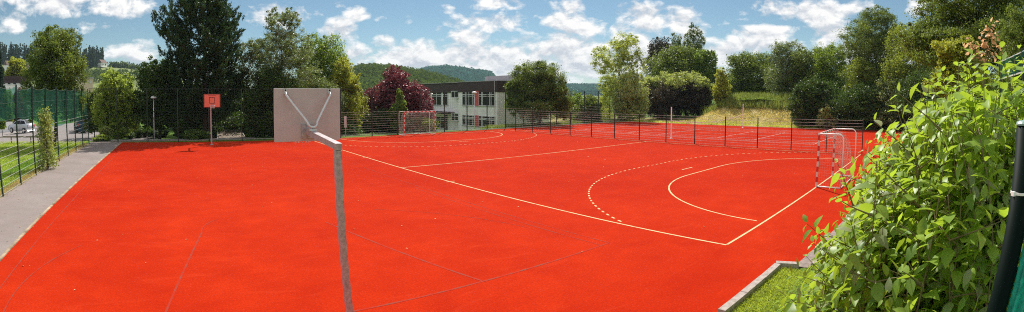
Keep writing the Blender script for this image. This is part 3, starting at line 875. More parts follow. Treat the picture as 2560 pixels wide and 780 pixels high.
# left building, beige building
def small_building(name, label, px0, px1, ytop, d, depth, wallm, roofh, wins, base=-3):
    xa, ya = site(px0, d); xb, yb = site(px1, d)
    w = math.hypot(xb - xa, yb - ya); rz = math.atan2(yb - ya, xb - xa)
    cx, cy = (xa + xb) / 2 - math.sin(rz) * depth / 2 * 1.0, (ya + yb) / 2 + math.cos(rz) * depth / 2
    zt = zat((px0 + px1) / 2, ytop, d)
    r = thing(name, label, 'building', (cx, cy, base))
    mb = MB(); mb.box((cx, cy, (zt - roofh + base) / 2), (w, depth, zt - roofh - base), rz); mb.build('wall', wallm, r)
    mb = MB(); mb.box((cx, cy, zt - roofh / 2), (w + .4, depth + .4, roofh), rz); mb.build('roof', M['fascia'] if roofh > .5 else M['roof_grey'], r)
    nx, ny = -math.sin(rz), math.cos(rz)
    for (f0, f1, y0, y1) in wins:
        q0 = (xa + (xb - xa) * f0 - nx * .02, ya + (yb - ya) * f0 - ny * .02); q1 = (xa + (xb - xa) * f1 - nx * .02, ya + (yb - ya) * f1 - ny * .02)
        za, zb = zat((px0 + px1) / 2, y0, d), zat((px0 + px1) / 2, y1, d)
        c = ((q0[0] + q1[0]) / 2, (q0[1] + q1[1]) / 2, (za + zb) / 2); L_ = math.dist(q0, q1)
        mb = MB(); mb.box(c, (L_, .12, za - zb), rz); fo = mb.build('window', M['frame'], r)
        mb = MB(); mb.box((c[0] - nx * .05, c[1] - ny * .05, c[2]), (L_ - .3, .08, za - zb - .3), rz); mb.build('pane', M['glass'], fo)
    return r
small_building('flat_roofed_building', 'flat building with dark roof band and white windows at the far left behind the net', -60, 74, 190, 88, 14, M['wall'], 1.05,
               [(.02, .11, 205.5, 213), (.13, .22, 205.5, 213), (.26, .35, 205.5, 213), (.38, .47, 205.5, 213), (.49, .56, 205.5, 213), (.58, .66, 205.5, 213), (.68, .76, 205.5, 213), (.8, .9, 205.5, 213)])
small_building('beige_building', 'small beige flat roofed building right of the round tree on the left', 196, 233, 193, 118, 9, M['beige'], .3, [(.7, .85, 202, 208)])

# ------------------------------------------------------------------ car
def car(label, x, y, rz, paint):
    z = hz(x, y) + 0.03
    r = thing('parked_car', label, 'car', (x, y, z), 'parked cars')
    ca, sa = math.cos(rz), math.sin(rz)
    def w(p): return (x + p[0] * ca - p[1] * sa, y + p[0] * sa + p[1] * ca, z + p[2])
    prof = [(-1.95, .32), (-2.0, .62), (-1.93, .95), (-1.75, 1.12), (-1.35, 1.46), (-.3, 1.52), (.35, 1.42), (1.0, 1.02), (1.7, .86), (1.98, .66), (2.02, .34)]
    half = [.74, .80, .84, .80, .62, .62, .64, .80, .78, .72, .70]
    V = []; n = len(prof)
    for sgn in (-1, 1): V += [w((px, sgn * hw, pz)) for (px, pz), hw in zip(prof, half)]
    V += [w((px, -hw * .98, .24)) for (px, pz), hw in zip(prof, half)] + [w((px, hw * .98, .24)) for (px, pz), hw in zip(prof, half)]
    V += [w((px, -.87, min(pz, .92))) for (px, pz) in prof] + [w((px, .87, min(pz, .92))) for (px, pz) in prof]
    F = []
    for i in range(n - 1):
        F += [(i, i + 1, n + i + 1, n + i), (4 * n + i, 4 * n + i + 1, i + 1, i), (n + i, n + i + 1, 5 * n + i + 1, 5 * n + i),
              (2 * n + i, 2 * n + i + 1, 4 * n + i + 1, 4 * n + i), (5 * n + i, 5 * n + i + 1, 3 * n + i + 1, 3 * n + i)]
    F += [(0, n, 5 * n, 4 * n), (4 * n, 5 * n, 3 * n, 2 * n), (n - 1, 5 * n - 1, 6 * n - 1, 2 * n - 1), (5 * n - 1, 3 * n - 1, 4 * n - 1, 6 * n - 1)]
    body = link_mesh('body', V, F, paint, r, True)
    for sgn in (-1, 1):
        sh = [((-1.62, 1.10), (-1.28, 1.40), (-.55, 1.43), (-.55, 1.0)), ((-.48, 1.0), (-.48, 1.43), (.28, 1.36), (.80, 1.0))]
        for q in sh:
            V = [w((a, sgn * (0.885 - max(0, (b - .95)) * 0.46), b)) for a, b in q] + [w((a, sgn * (0.865 - max(0, (b - .95)) * 0.46), b)) for a, b in q]
            link_mesh('side_window', V, [(0, 1, 2, 3), (7, 6, 5, 4), (0, 4, 5, 1), (1, 5, 6, 2), (2, 6, 7, 3), (3, 7, 4, 0)], M['glass'], body)
    for (a, b, c, d_) in (((.40, 1.425), (.98, 1.06), .58, .70), ((-1.37, 1.47), (-1.72, 1.15), .56, .70)):
        s = .02 if a[0] > 0 else -.02
        V = [w((a[0] + s, -c, a[1])), w((a[0] + s, c, a[1])), w((b[0] + s, d_, b[1] + .02)), w((b[0] + s, -d_, b[1] + .02))]
        V += [w((a[0] - s, -c, a[1] - .03)), w((a[0] - s, c, a[1] - .03)), w((b[0] - s, d_, b[1] - .02)), w((b[0] - s, -d_, b[1] - .02))]
        link_mesh('windscreen' if s > 0 else 'rear_window', V, [(0, 1, 2, 3), (7, 6, 5, 4), (0, 4, 5, 1), (1, 5, 6, 2), (2, 6, 7, 3), (3, 7, 4, 0)], M['glass'], body)
    for wx in (-1.25, 1.28):
        for sgn in (-1, 1):
            mb = MB(); mb.tube([w((wx, sgn * .70, .31)), w((wx, sgn * .90, .31))], 0.31, 20); t_ = mb.build('wheel', M['tyre'], r)
            mb = MB(); mb.tube([w((wx, sgn * .80, .31)), w((wx, sgn * .91, .31))], 0.19, 14); mb.build('rim', M['rim'], t_)
    for sgn in (-1, 1):
        mb = MB(); p = w((1.93, sgn * .6, .72)); mb.box(p, (.16, .26, .14), rz, .02); mb.build('headlight', M['frame'], r)
        mb = MB(); p = w((-1.95, sgn * .68, .85)); mb.box(p, (.1, .16, .26), rz, .02); mb.build('tail_light', M['blind'], r)
x, y = site(52, 63); car('silver hatchback parked on the tarmac at the far left', x, y, 2.7, M['car_silver'])
x, y = site(203, 58); car('dark blue car parked behind the screen net right of the ivy', x, y, 1.9, M['car_blue'])
x, y = site(2, 66)
wl = MB(); a = site(-40, 70); b = site(30, 70); z = hz(*a)
wl.sq((a[0], a[1], z + .7), (b[0], b[1], z + .7), .2, 1.6); tag(wl.build('garden_wall', M['wall']), 'short white garden wall left of the silver car', 'wall')

# low wooden rail beside the car park
rl = thing('wooden_rail', 'low brown rail along the lawn edge behind the fence on the left', 'rail', (-36, 33.9, 0))
for i, xx in enumerate(np.arange(-44, -30, 2.0)):
    g = hz(xx, 33.9); mb = MB(); mb.box((xx, 33.9, g + .22), (.09, .09, .5)); mb.build('post', M['wood'], rl)
mb = MB()
mb.sq((-44.3, 33.9, hz(-44, 33.9) + .5), (-37, 33.9, hz(-37, 33.9) + .5), .06, .1); mb.sq((-37, 33.9, hz(-37, 33.9) + .5), (-31.7, 33.9, hz(-31.7, 33.9) + .5), .06, .1)
mb.build('rail', M['wood'], rl)

# framed slab behind the back fence near the orange hoop
x, y = site(576, 43.5); g = hz(x, y)
sl = thing('wooden_ramp', 'low sloping wooden ramp with pale frame behind the fence right of the orange hoop', 'ramp', (x, y, g))
mb = MB(); V = []
dx, dy = ray(576).x, ray(576).y; k = math.hypot(dx, dy); dx, dy = dx / k, dy / k; nx, ny = dy, -dx
def sp(u, v, z): return (x + nx * u + dx * v, y + ny * u + dy * v, g + z)
V = [sp(-1.25, -.5, .05), sp(1.3, -.5, .05), sp(.95, 1.6, .55), sp(-1.25, 1.6, .55)]
V2 = [(a, b, c - .08) for a, b, c in V]
link_mesh('deck', V + V2, [(0, 1, 2, 3), (7, 6, 5, 4), (0, 4, 5, 1), (1, 5, 6, 2), (2, 6, 7, 3), (3, 7, 4, 0)], M['wood'], sl)
mb = MB()
for a, b in zip(V, V[1:] + V[:1]): mb.sq((a[0], a[1], a[2] + .02), (b[0], b[1], b[2] + .02), .09, .07)
mb.build('frame', M['concrete'], sl)
x, y = site(863, 41.5)
sg = thing('sign_post', 'small pale sign on a post beside the far fence right of the grey board', 'sign', (x, y, hz(x, y)))
mb = MB(); mb.tube([(x, y, hz(x, y) - .05), (x, y, 1.7)], .03, 8); mb.build('post', M['galv'], sg)
mb = MB(); mb.box((x - .02, y - .05, 1.25), (.2, .03, .95), -.4); mb.build('panel', M['galv_light'], sg)

# ------------------------------------------------------------------ trees
GB = 'trees behind the far fence'; GR = 'trees on the right embankment'; GL = 'trees beyond the left fence'
grow('broadleaf_tree', 'round dense green tree rising above the screen net on the left', 'tree', 50, 212, 62, 318, 38, 'lf_round',
     [(.06, .62, .42, .34), (-.2, .45, .32, .3), (.3, .42, .26, .34), (.02, .84, .28, .17), (-.18, .74, .24, .2), (.26, .72, .2, .22), (.05, .25, .46, .2), (-.34, .22, .2, .16)], 24000, .115, .15, group=GL, seed=3, clump=.24)
grow('broadleaf_tree', 'small yellow green tree peeping out left of the round tree', 'tree', 12, 70, 142, 215, 95, 'lf_birch', ROUND, 2500, .35, .2, group=GL, seed=4)
grow('spruce_tree', 'dark spruce at the left edge of the photo', 'tree', -30, 16, 130, 250, 70, 'lf_spruce', SPIRE, 3500, .3, .2, group=GL, seed=5)
grow('shrub', 'rounded pale shrub beside the white wall at the far left', 'shrub', -6, 14, 295, 322, 60, 'lf_fresh', BUSH, 1500, .16, .04, seed=6, wood=False)
grow('maple_tree', 'light yellow green maple between the net corner and the path lamp', 'tree', 228, 352, 172, 345, 46, 'lf_maple', ROUND, 11000, .17, .12, group=GB, seed=7, clump=.27)
grow('broadleaf_tree', 'dark leafy tree over the path lamp left of the pine', 'tree', 325, 468, 142, 330, 45.5, 'lf_dark', ROUND, 15000, .15, .16, group=GB, seed=8)
grow('shrub', 'mid green bush against the fence corner left of the maple', 'shrub', 205, 262, 215, 330, 50, 'lf_round', BUSH, 5000, .15, .05, group='shrubs at the far fence', seed=9, wood=False)

def pine():
    r = np.random.default_rng(21)
    d = 43.5; x, y = site(510, d); g = hz(x, y)
    root = thing('pine_tree', 'tall dark pine with upturned branches behind the orange hoop', 'tree', (x, y, g), GB)
    H_ = 13.0
    mb = MB(); mb.tube([(x, y, g - .1), (x + .1, y, g + 4), (x - .05, y + .1, g + 9), (x + .2, y, H_)], [.24, .2, .12, .03], 10)
    P = []; D = []; tips = []
    ux, uy = math.cos(HEAD), -math.sin(HEAD)     # sideways seen from the court
    def prof(f):
        return np.interp(f, [0, .12, .3, .5, .62, .75, .88, 1], [2.8, 3.4, 4.0, 4.1, 4.5, 3.3, 2.0, .4])
    for w_ in range(26):
        f = (w_ + .5) / 26; z = g + 1.6 + (H_ - g - 1.8) * f
        m = 7
        a0 = r.uniform(0, 6.28)
        for k in range(m):
            a = a0 + 2 * math.pi * k / m + r.normal() * .2
            L_ = prof(f) * r.uniform(.68, 1.12)
            dx, dy = math.cos(a), math.sin(a)
            side = dx * ux + dy * uy
            if f > .5: L_ *= (1 - .26 * max(0, side) + .16 * max(0, -side))
            rise = (0.10 + .45 * f) * L_
            n = 6
            pts = [Vector((x + dx * L_ * q, y + dy * L_ * q, z + rise * q ** 1.8 - .25 * L_ * q * (1 - q) * (1 - f))) for q in np.linspace(0, 1, n)]
            mb.tube(pts, [max(.012, .055 * (1 - f) * (1 - q) + .015) for q in np.linspace(0, 1, n)], 4, False)
            nt_ = int(6 + L_ * 6.5)
            for _ in range(nt_):
                q = r.uniform(.25, 1.0) ** .7; i = min(int(q * (n - 1)), n - 2)
                p = pts[i].lerp(pts[i + 1], q * (n - 1) - i)
                sp_ = .38 * (1.1 - q * .5)
                c = np.array(p) + r.normal(size=3) * np.array([sp_, sp_, .16])
                dr = unit((np.array([[dx * .55, dy * .55, .85]]) + r.normal(size=(1, 3)) * .28))[0]
                kk = 26
                u = r.uniform(0, 1, (kk, 1))
                P.append(c + dr * (u - .3) * .5 + r.normal(size=(kk, 3)) * .05)
                D.append(dr + r.normal(size=(kk, 3)) * .55)
    P = np.vstack(P); D = np.vstack(D)
    leaves('crown', P, .24, M['lf_pine'], root, .26, .5, D, r)
    mb.build('trunk', M['bark'], root, True)
pine()
grow('broadleaf_tree', 'tall airy silvery green tree behind the grey backboard', 'tree', 590, 805, 20, 250, 45, 'lf_silver',
     [(-.3, .3, .24, .22), (.2, .3, .28, .24), (-.05, .5, .28, .22), (.22, .58, .2, .2), (-.2, .56, .18, .16), (.0, .76, .19, .17), (.12, .86, .12, .12), (-.1, .9, .09, .1), (.08, .95, .06, .07), (-.36, .52, .12, .14)], 27000, .12, .15, group=GB, seed=12, aspect=.4, clump=.26, core=.12)
grow('broadleaf_tree', 'fresh green tree to the right of the airy silvery tree', 'tree', 722, 884, 76, 300, 50, 'lf_fresh', ROUND, 15000, .14, .15, group=GB, seed=13)
grow('birch_tree', 'yellow green birch between the grey backboard and the plum tree', 'tree', 805, 918, 138, 335, 47, 'lf_birch', TALL, 13000, .12, .1, 'bark_pale', GB, seed=14, clump=.24)
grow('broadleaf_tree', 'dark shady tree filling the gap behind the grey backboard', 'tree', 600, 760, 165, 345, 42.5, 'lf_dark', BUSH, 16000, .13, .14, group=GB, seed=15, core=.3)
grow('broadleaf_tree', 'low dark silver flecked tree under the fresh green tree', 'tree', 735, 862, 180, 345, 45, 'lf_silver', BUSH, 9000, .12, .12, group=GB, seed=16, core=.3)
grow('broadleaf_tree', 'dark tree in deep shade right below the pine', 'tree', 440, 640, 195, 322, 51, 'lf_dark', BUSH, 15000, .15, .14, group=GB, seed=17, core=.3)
GS = 'shrubs at the far fence'
grow('shrub', 'bright green low shrub just left of the orange hoop pole', 'shrub', 455, 524, 322, 352, 41.5, 'lf_fresh', BUSH, 4000, .10, .04, group=GS, seed=18, wood=False)
grow('shrub', 'yellow green ground shrub at the end of the grey path', 'shrub', 228, 276, 336, 354, 41.0, 'lf_maple', BUSH, 2500, .10, .03, group=GS, seed=19, wood=False)
grow('shrub', 'pale arching shrub behind the yellow green one by the path end', 'shrub', 246, 282, 312, 342, 44, 'lf_pale', BUSH, 2200, .11, .03, group=GS, seed=20, wood=False)
grow('hedge', 'long dark clipped hedge behind the path lamp', 'hedge', 285, 425, 318, 345, 49, 'lf_dark', [(-.4, .5, .12, .5), (-.25, .5, .12, .5), (-.1, .5, .12, .5), (.05, .5, .12, .5), (.2, .5, .12, .5), (.36, .5, .14, .5)], 9000, .11, .04, group=GS, seed=22, core=.4, wood=False)
grow('hedge', 'upright dark clipped bush between the lamp and the orange hoop', 'hedge', 431, 462, 300, 352, 42.5, 'lf_dark', [(0, .3, .5, .32), (0, .7, .48, .32), (0, .5, .5, .3)], 4500, .09, .04, group=GS, seed=23, core=.4, wood=False)
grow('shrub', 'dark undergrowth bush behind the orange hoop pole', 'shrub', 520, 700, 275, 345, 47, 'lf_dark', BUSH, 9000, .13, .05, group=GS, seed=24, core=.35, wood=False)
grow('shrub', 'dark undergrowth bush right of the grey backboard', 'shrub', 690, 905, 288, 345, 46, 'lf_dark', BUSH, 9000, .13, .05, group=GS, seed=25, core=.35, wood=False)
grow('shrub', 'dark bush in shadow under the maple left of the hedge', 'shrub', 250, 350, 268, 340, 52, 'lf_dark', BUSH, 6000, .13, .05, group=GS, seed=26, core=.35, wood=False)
grow('plum_tree', 'copper purple plum tree with a tall central tuft behind the far goal', 'tree', 898, 1090, 164, 330, 51, 'lf_plum',
     [(-.05, .86, .13, .16), (.02, .74, .17, .18), (-.24, .56, .24, .2), (.2, .56, .22, .2), (-.02, .5, .28, .24), (.36, .36, .16, .22), (-.34, .36, .16, .2), (.28, .24, .22, .18), (-.12, .2, .3, .2)], 17000, .16, .13, group=GB, seed=27, clump=.26)
grow('broadleaf_tree', 'small bright green tree in front of the plum tree', 'tree', 970, 1025, 220, 322, 46, 'lf_fresh', SPIRE, 4500, .13, .05, group=GB, seed=28)
grow('shrub', 'dark shrub in shade under the plum tree behind the far goal', 'shrub', 900, 1010, 270, 335, 49, 'lf_dark', BUSH, 6000, .13, .05, group=GS, seed=29, core=.35, wood=False)
grow('shrub', 'green shrub behind the right half of the far goal', 'shrub', 1000, 1092, 288, 335, 48, 'lf_round', BUSH, 4500, .12, .05, group=GS, seed=30, core=.3, wood=False)
grow('willow_bush', 'big dome shaped bushy willow at the right end of the school', 'tree', 1262, 1434, 148, 310, 56, 'lf_olive' if False else 'lf_round',
     [(-.1, .62, .34, .34), (.18, .6, .28, .34), (-.3, .42, .2, .3), (.34, .4, .16, .3), (.02, .78, .3, .2), (0, .3, .44, .26), (-.38, .5, .12, .16)], 36000, .14, .16, group=GB, seed=31, aspect=.35, clump=.26)
grow('shrub', 'small grey green bush right of the dome shaped willow', 'shrub', 1432, 1508, 240, 308, 63, 'lf_round', BUSH, 6000, .15, .05, group=GS, seed=32, wood=False)
grow('shrub', 'low green scrub at the foot of the fence left of the feathery tree', 'shrub', 1400, 1475, 228, 300, 72, 'lf_fresh', BUSH, 5000, .17, .05, group=GS, seed=33, wood=False)
grow('feathery_tree', 'tall feathery light green tree leaning left behind the low fence', 'tree', 1470, 1628, 78, 318, 68, 'lf_willow',
     [(-.1, .72, .22, .15), (.16, .78, .2, .16), (-.28, .62, .18, .1), (-.36, .76, .12, .08), (.02, .88, .16, .1), (.22, .92, .1, .07), (.0, .52, .26, .16), (-.2, .4, .18, .12), (-.12, .18, .26, .16), (.1, .34, .3, .18), (.3, .6, .14, .14)], 17000, .21, .16, group=GB, seed=34, aspect=.3, clump=.3, core=.06)
grow('shrub', 'whitish green tall shrub between the feathery tree and dark beech', 'shrub', 1528, 1622, 168, 312, 66, 'lf_white', BUSH, 9000, .16, .07, group=GS, seed=35, wood=False)
grow('maple_tree', 'dark rounded maple rising behind the dark beech hedge', 'tree', 1612, 1772, 108, 260, 82, 'lf_round',
     [(-.1, .5, .38, .4), (.2, .45, .3, .4), (-.05, .75, .28, .22), (.15, .7, .24, .24), (0, .2, .45, .25)], 15000, .22, .2, group=GB, seed=36)
grow('copper_tree', 'dark purple leaved tree top left of the slim birch', 'tree', 1612, 1690, 90, 200, 86, 'lf_beech', ROUND, 5500, .2, .15, group=GB, seed=37)
grow('birch_tree', 'slim tall birch with hanging tips above the dark beech', 'tree', 1700, 1768, 60, 230, 86, 'lf_round', [(0, .3, .46, .3), (-.1, .5, .34, .2), (.18, .52, .32, .22), (-.12, .74, .24, .16), (.02, .9, .18, .12), (.26, .76, .22, .16)], 8500, .19, .12, 'bark_pale', GB, seed=38, aspect=.4)
grow('birch_tree', 'thin grey green birch just left of the slim tall birch', 'tree', 1664, 1722, 80, 200, 88, 'lf_silver', LOOSE, 4500, .19, .1, 'bark_pale', GB, seed=39, aspect=.4)
grow('broadleaf_tree', 'green tree sloping down to the right of the slim birch', 'tree', 1722, 1804, 120, 260, 80, 'lf_fresh', ROUND, 9000, .2, .14, group=GB, seed=40)
grow('beech_hedge', 'broad dark copper beech in shadow behind the white net post', 'hedge', 1596, 1785, 205, 298, 70, 'lf_beech',
     [(-.36, .5, .16, .5), (-.2, .5, .18, .5), (-.02, .55, .2, .48), (.16, .52, .2, .48), (.34, .45, .17, .46)], 22000, .15, .12, group=GB, seed=41, core=.45, wood=False)
grow('shrub', 'sunlit top of the dark beech, built as a paler leaf crown', 'shrub', 1600, 1782, 180, 232, 71.5, 'lf_pale', [(-.36, .4, .16, .4), (-.18, .5, .18, .5), (.02, .55, .18, .5), (.2, .5, .18, .5), (.36, .35, .15, .4)], 8000, .17, .06, group=GS, seed=42, wood=False)  # lit top leaves of the beech, sunlight put into the pale leaf colour
grow('sapling', 'thin yellow green sapling at the end of the dark beech', 'tree', 1778, 1830, 168, 290, 66, 'lf_birch', TALL, 3500, .16, .05, group=GR, seed=43)
grow('broadleaf_tree', 'rounded dark green tree on top of the dry grass bank', 'tree', 1802, 1962, 130, 262, 78, 'lf_round', ROUND, 17000, .20, .16, group=GR, seed=44)
grow('shrub', 'green bramble patch at the top of the dry grass bank', 'shrub', 1840, 1975, 243, 272, 64, 'lf_fresh', BUSH, 6000, .13, .05, group='shrubs on the right embankment', seed=45, wood=False)
GQ = 'shrubs on the right embankment'
grow('willow_tree', 'grey green willow with spiky top right of the rounded bank tree', 'tree', 1905, 2030, 98, 300, 68, 'lf_silver', ROUND, 13000, .17, .12, group=GR, seed=46, aspect=.35)
grow('willow_tree', 'mid green willow in the middle of the bank row', 'tree', 1965, 2085, 118, 305, 66, 'lf_round', ROUND, 12000, .17, .12, group=GR, seed=47, aspect=.35)
grow('willow_tree', 'fresh green willow with narrow tip left of the tall ash', 'tree', 2015, 2135, 104, 305, 64, 'lf_fresh', ROUND, 12000, .17, .12, group=GR, seed=48, aspect=.35)
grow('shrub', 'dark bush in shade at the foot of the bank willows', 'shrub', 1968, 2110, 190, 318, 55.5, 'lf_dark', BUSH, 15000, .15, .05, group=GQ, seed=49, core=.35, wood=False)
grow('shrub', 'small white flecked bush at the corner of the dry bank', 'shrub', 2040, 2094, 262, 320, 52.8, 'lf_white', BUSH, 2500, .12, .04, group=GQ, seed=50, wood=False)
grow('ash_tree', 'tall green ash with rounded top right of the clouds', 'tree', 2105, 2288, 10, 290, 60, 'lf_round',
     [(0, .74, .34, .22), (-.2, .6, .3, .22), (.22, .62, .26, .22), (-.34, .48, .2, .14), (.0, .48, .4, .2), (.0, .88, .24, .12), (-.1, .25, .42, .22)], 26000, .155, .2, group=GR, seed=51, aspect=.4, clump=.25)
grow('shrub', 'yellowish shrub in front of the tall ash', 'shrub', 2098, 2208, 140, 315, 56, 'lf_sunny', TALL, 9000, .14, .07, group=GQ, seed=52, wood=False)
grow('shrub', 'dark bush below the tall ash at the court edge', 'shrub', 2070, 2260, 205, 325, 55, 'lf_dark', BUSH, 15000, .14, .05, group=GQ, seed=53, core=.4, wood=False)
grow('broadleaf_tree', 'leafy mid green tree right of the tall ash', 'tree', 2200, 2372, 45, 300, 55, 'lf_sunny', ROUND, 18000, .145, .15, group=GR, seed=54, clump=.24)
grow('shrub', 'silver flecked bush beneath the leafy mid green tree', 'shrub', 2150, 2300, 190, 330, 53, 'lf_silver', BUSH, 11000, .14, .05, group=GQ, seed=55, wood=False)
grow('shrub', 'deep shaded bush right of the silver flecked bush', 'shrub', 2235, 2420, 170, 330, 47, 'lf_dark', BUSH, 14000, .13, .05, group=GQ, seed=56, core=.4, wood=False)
grow('oak_tree', 'huge dark oak filling the upper right corner', 'tree', 2255, 2640, -90, 190, 26, 'lf_round',
     [(-.2, .4, .26, .3), (.1, .5, .3, .36), (-.05, .7, .3, .26), (.3, .4, .24, .34), (-.34, .3, .16, .2), (0, .25, .4, .24)], 34000, .10, .3, group=GR, seed=57, clump=.24, core=.3)
grow('broadleaf_tree', 'olive yellow young tree in front of the huge oak', 'tree', 2318, 2480, 82, 260, 15, 'lf_birch', ROUND, 15000, .055, .06, group=GR, seed=58, clump=.24)
grow('broadleaf_tree', 'dark leafy tree at the right edge behind the green netting', 'tree', 2470, 2680, 10, 330, 18, 'lf_round', ROUND, 16000, .07, .1, group=GR, seed=59)

GF = 'trees of the back row'
for i, (a_, b_, yt_, d_, m_) in enumerate(((215, 330, 205, 62, 'lf_round'), (395, 520, 190, 60, 'lf_dark'), (500, 640, 160, 61, 'lf_dark'), (610, 740, 150, 60, 'lf_round'), (720, 850, 165, 62, 'lf_dark'), (830, 930, 215, 64, 'lf_round'),
                                           (1930, 2060, 165, 76, 'lf_dark'), (2040, 2170, 170, 74, 'lf_round'), (2150, 2300, 150, 70, 'lf_dark'), (2280, 2460, 130, 60, 'lf_dark'), (1425, 1530, 238, 84, 'lf_round'), (-30, 34, 208, 74, 'lf_round'), (26, 70, 218, 76, 'lf_plum'))):
    nm = ['hazel bush filling the back row left of the lamp', 'dark back row tree between lamp and pine', 'dark back row tree directly behind the pine', 'back row tree behind the airy silvery tree', 'dark back row tree behind the fresh green tree', 'back row tree between birch and plum tree',
          'dark back row tree behind the left bank willow', 'back row tree behind the right bank willow', 'dark back row tree behind the tall ash', 'dark back row tree left of the huge oak', 'pale green back row bush left of the feathery tree', 'green bush behind the car park at the far left edge', 'reddish bush behind the silver car'][i]
    grow('broadleaf_tree' if i < 10 else 'shrub', nm, 'tree' if i < 10 else 'shrub', a_, b_, yt_, 345 if i < 6 else 318, d_, m_, BUSH, 7000, d_ * .0028, .1, group=GF, seed=200 + i, core=.4, wood=i < 10)

# ivy clad post of the left fence
def ivy():
    r = np.random.default_rng(61)
    x, y = -28.32, 20.5; g = 0
    root = thing('climbing_ivy', 'pale flowering ivy climbing the left fence in a column', 'climbing plant', (x, y, g))
    n = 5400
    nc = 85
    cz = r.uniform(.05, 2.6, nc); ca = r.uniform(0, 6.28, nc); cw = (.62 - .09 * cz) * r.uniform(.5, 1.15, nc)
    k = r.integers(0, nc, n)
    P = np.stack([x + cw[k] * np.cos(ca[k]) * .8, y + cw[k] * np.sin(ca[k]) * 1.5 + .12 * np.sin(cz[k] * 2.2), g + cz[k]], -1) + r.normal(size=(n, 3)) * np.array([.10, .13, .16])
    P = P[P[:, 2] > .03]
    leaves('foliage', P, .10, M['lf_ivy'], root, .7, .3, r=r)
    mb = MB()
    for k in range(5): mb.tube([(x + r.normal() * .1, y + r.normal() * .15, 0), (x + r.normal() * .1, y + r.normal() * .15, 1.2), (x + r.normal() * .1, y + r.normal() * .15, 2.4)], [.025, .018, .006], 5, False)
    mb.build('stem', M['bark'], root)
ivy()

# ------------------------------------------------------------------ distant hills
def hill(name, prof, d, front, back, mat, seed, foot=-6):
    r = np.random.default_rng(seed)
    px = np.linspace(prof[0][0], prof[-1][0], 90); yy = np.interp(px, [p[0] for p in prof], [p[1] for p in prof])
    fr = [(d - front, 0), (d - front * .7, .22), (d - front * .4, .58), (d - front * .15, .9), (d, 1.0), (d + back * .4, .8), (d + back, 0)]
    V = []
    for dd, f in fr:
        for p, q in zip(px, yy):
            x, y = site(p, dd); top = zat(p, q, d)
            V.append((x, y, foot + (top - foot) * f + r.normal() * d * .0007 * (0 < f < 1)))
    n = len(px)
    Q = [(j * n + i, j * n + i + 1, (j + 1) * n + i + 1, (j + 1) * n + i) for j in range(len(fr) - 1) for i in range(n - 1)]
    o = tag(link_mesh(name, V, Q, mat, None, True), kind='structure')
    def surf(p, f):
        k = np.interp(f, [0, .3, .6, .85, 1.0], [0, .22, .58, .9, 1.0]); dd = d - front * (1 - f)
        x, y = site(p, dd); top = zat(p, float(np.interp(p, px, yy)), d)
        return x, y, foot + (top - foot) * k
    return surf

def wood_on(name, label, surf, spots, mat, seed, hgt, rad_, leaf, per, cone=False):
    r = np.random.default_rng(seed); P = []
    for p, f in spots:
        x, y, z = surf(p, f); k = r.uniform(.75, 1.3); h, w = hgt * k, rad_ * k
        if cone:
            u = r.uniform(0, 1, per) ** 1.3; a = r.uniform(0, 6.28, per); q = w * (1 - u) * r.uniform(.4, 1, per)
            P.append(np.stack([x + q * np.cos(a), y + q * np.sin(a), z + u * h], -1))
        else:
            v = unit(r.normal(size=(per, 3))) * r.uniform(.6, 1, (per, 1)); v[:, 2] = np.abs(v[:, 2])
            P.append(np.array([x, y, z]) + v * np.array([w, w, h]))
    o = leaves(name, np.vstack(P), leaf, M[mat], None, .8, .6, r=r)
    tag(o, label, 'woodland', kind='stuff')

M['hill_meadow'] = plain('hill_meadow', (0.16, 0.20, 0.05), 0.95, 0, 0.3, 0.03)
M['hill_wood'] = plain('hill_forest_floor', (0.03, 0.05, 0.015), 0.95, 0, 0.3, 0.03)
M['hill_far'] = plain('hazed_hill_forest', (0.02, 0.055, 0.04), 0.95, 0, 0.3, 0.01)  # blue of the haze mixed into the hill colour
r = np.random.default_rng(71)
s1 = hill('hill', [(-120, 150), (0, 156), (120, 162), (205, 164), (260, 165), (330, 171), (400, 182), (520, 214)], 470, 230, 250, M['hill_meadow'], 1)
wood_on('spruce_wood', 'dark spruce wood on the left skyline', s1, [(r.uniform(-90, 76), r.uniform(.88, 1.02)) for _ in range(170)] + [(r.uniform(198, 256), r.uniform(.86, 1.02)) for _ in range(75)], 'lf_spruce', 72, 13.5, 3.0, 1.8, 60, True)
wood_on('field_trees', 'broken belt of trees along the meadow hill', s1, [(r.uniform(272, 420), r.uniform(.95, 1.0)) for _ in range(60)] + [(r.uniform(200, 420), r.uniform(.55, .74)) for _ in range(70)] + [(r.uniform(-60, 200), r.uniform(.5, .8)) for _ in range(60)], 'lf_forest', 73, 5.0, 4.0, 1.7, 45)
s2 = hill('hill', [(820, 210), (860, 188), (905, 173), (960, 174), (1000, 179), (1060, 190), (1100, 199), (1135, 211), (1180, 222)], 380, 200, 200, M['hill_wood'], 2)
wood_on('hill_forest', 'broadleaf forest on the near hill behind the plum tree', s2, [(r.uniform(840, 1165), r.uniform(.3, 1.02)) for _ in range(1500)], 'lf_forest', 74, 4.6, 3.6, 1.5, 42)
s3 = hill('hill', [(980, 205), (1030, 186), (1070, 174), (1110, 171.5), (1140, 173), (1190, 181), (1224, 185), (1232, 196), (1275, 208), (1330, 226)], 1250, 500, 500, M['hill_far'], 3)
wood_on('hill_forest', 'haze tinted forest on the distant hill above the school roof', s3, [(r.uniform(1000, 1290), r.uniform(.3, 1.01)) for _ in range(1800)], 'lf_farforest', 75, 9, 8, 4.5, 26)
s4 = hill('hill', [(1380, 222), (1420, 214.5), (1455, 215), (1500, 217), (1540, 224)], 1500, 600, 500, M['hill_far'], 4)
wood_on('hill_forest', 'haze tinted forest on the far low hill left of the feathery tree', s4, [(r.uniform(1390, 1530), r.uniform(.3, 1.0)) for _ in range(700)], 'lf_farforest', 76, 8, 8, 4.5, 26)
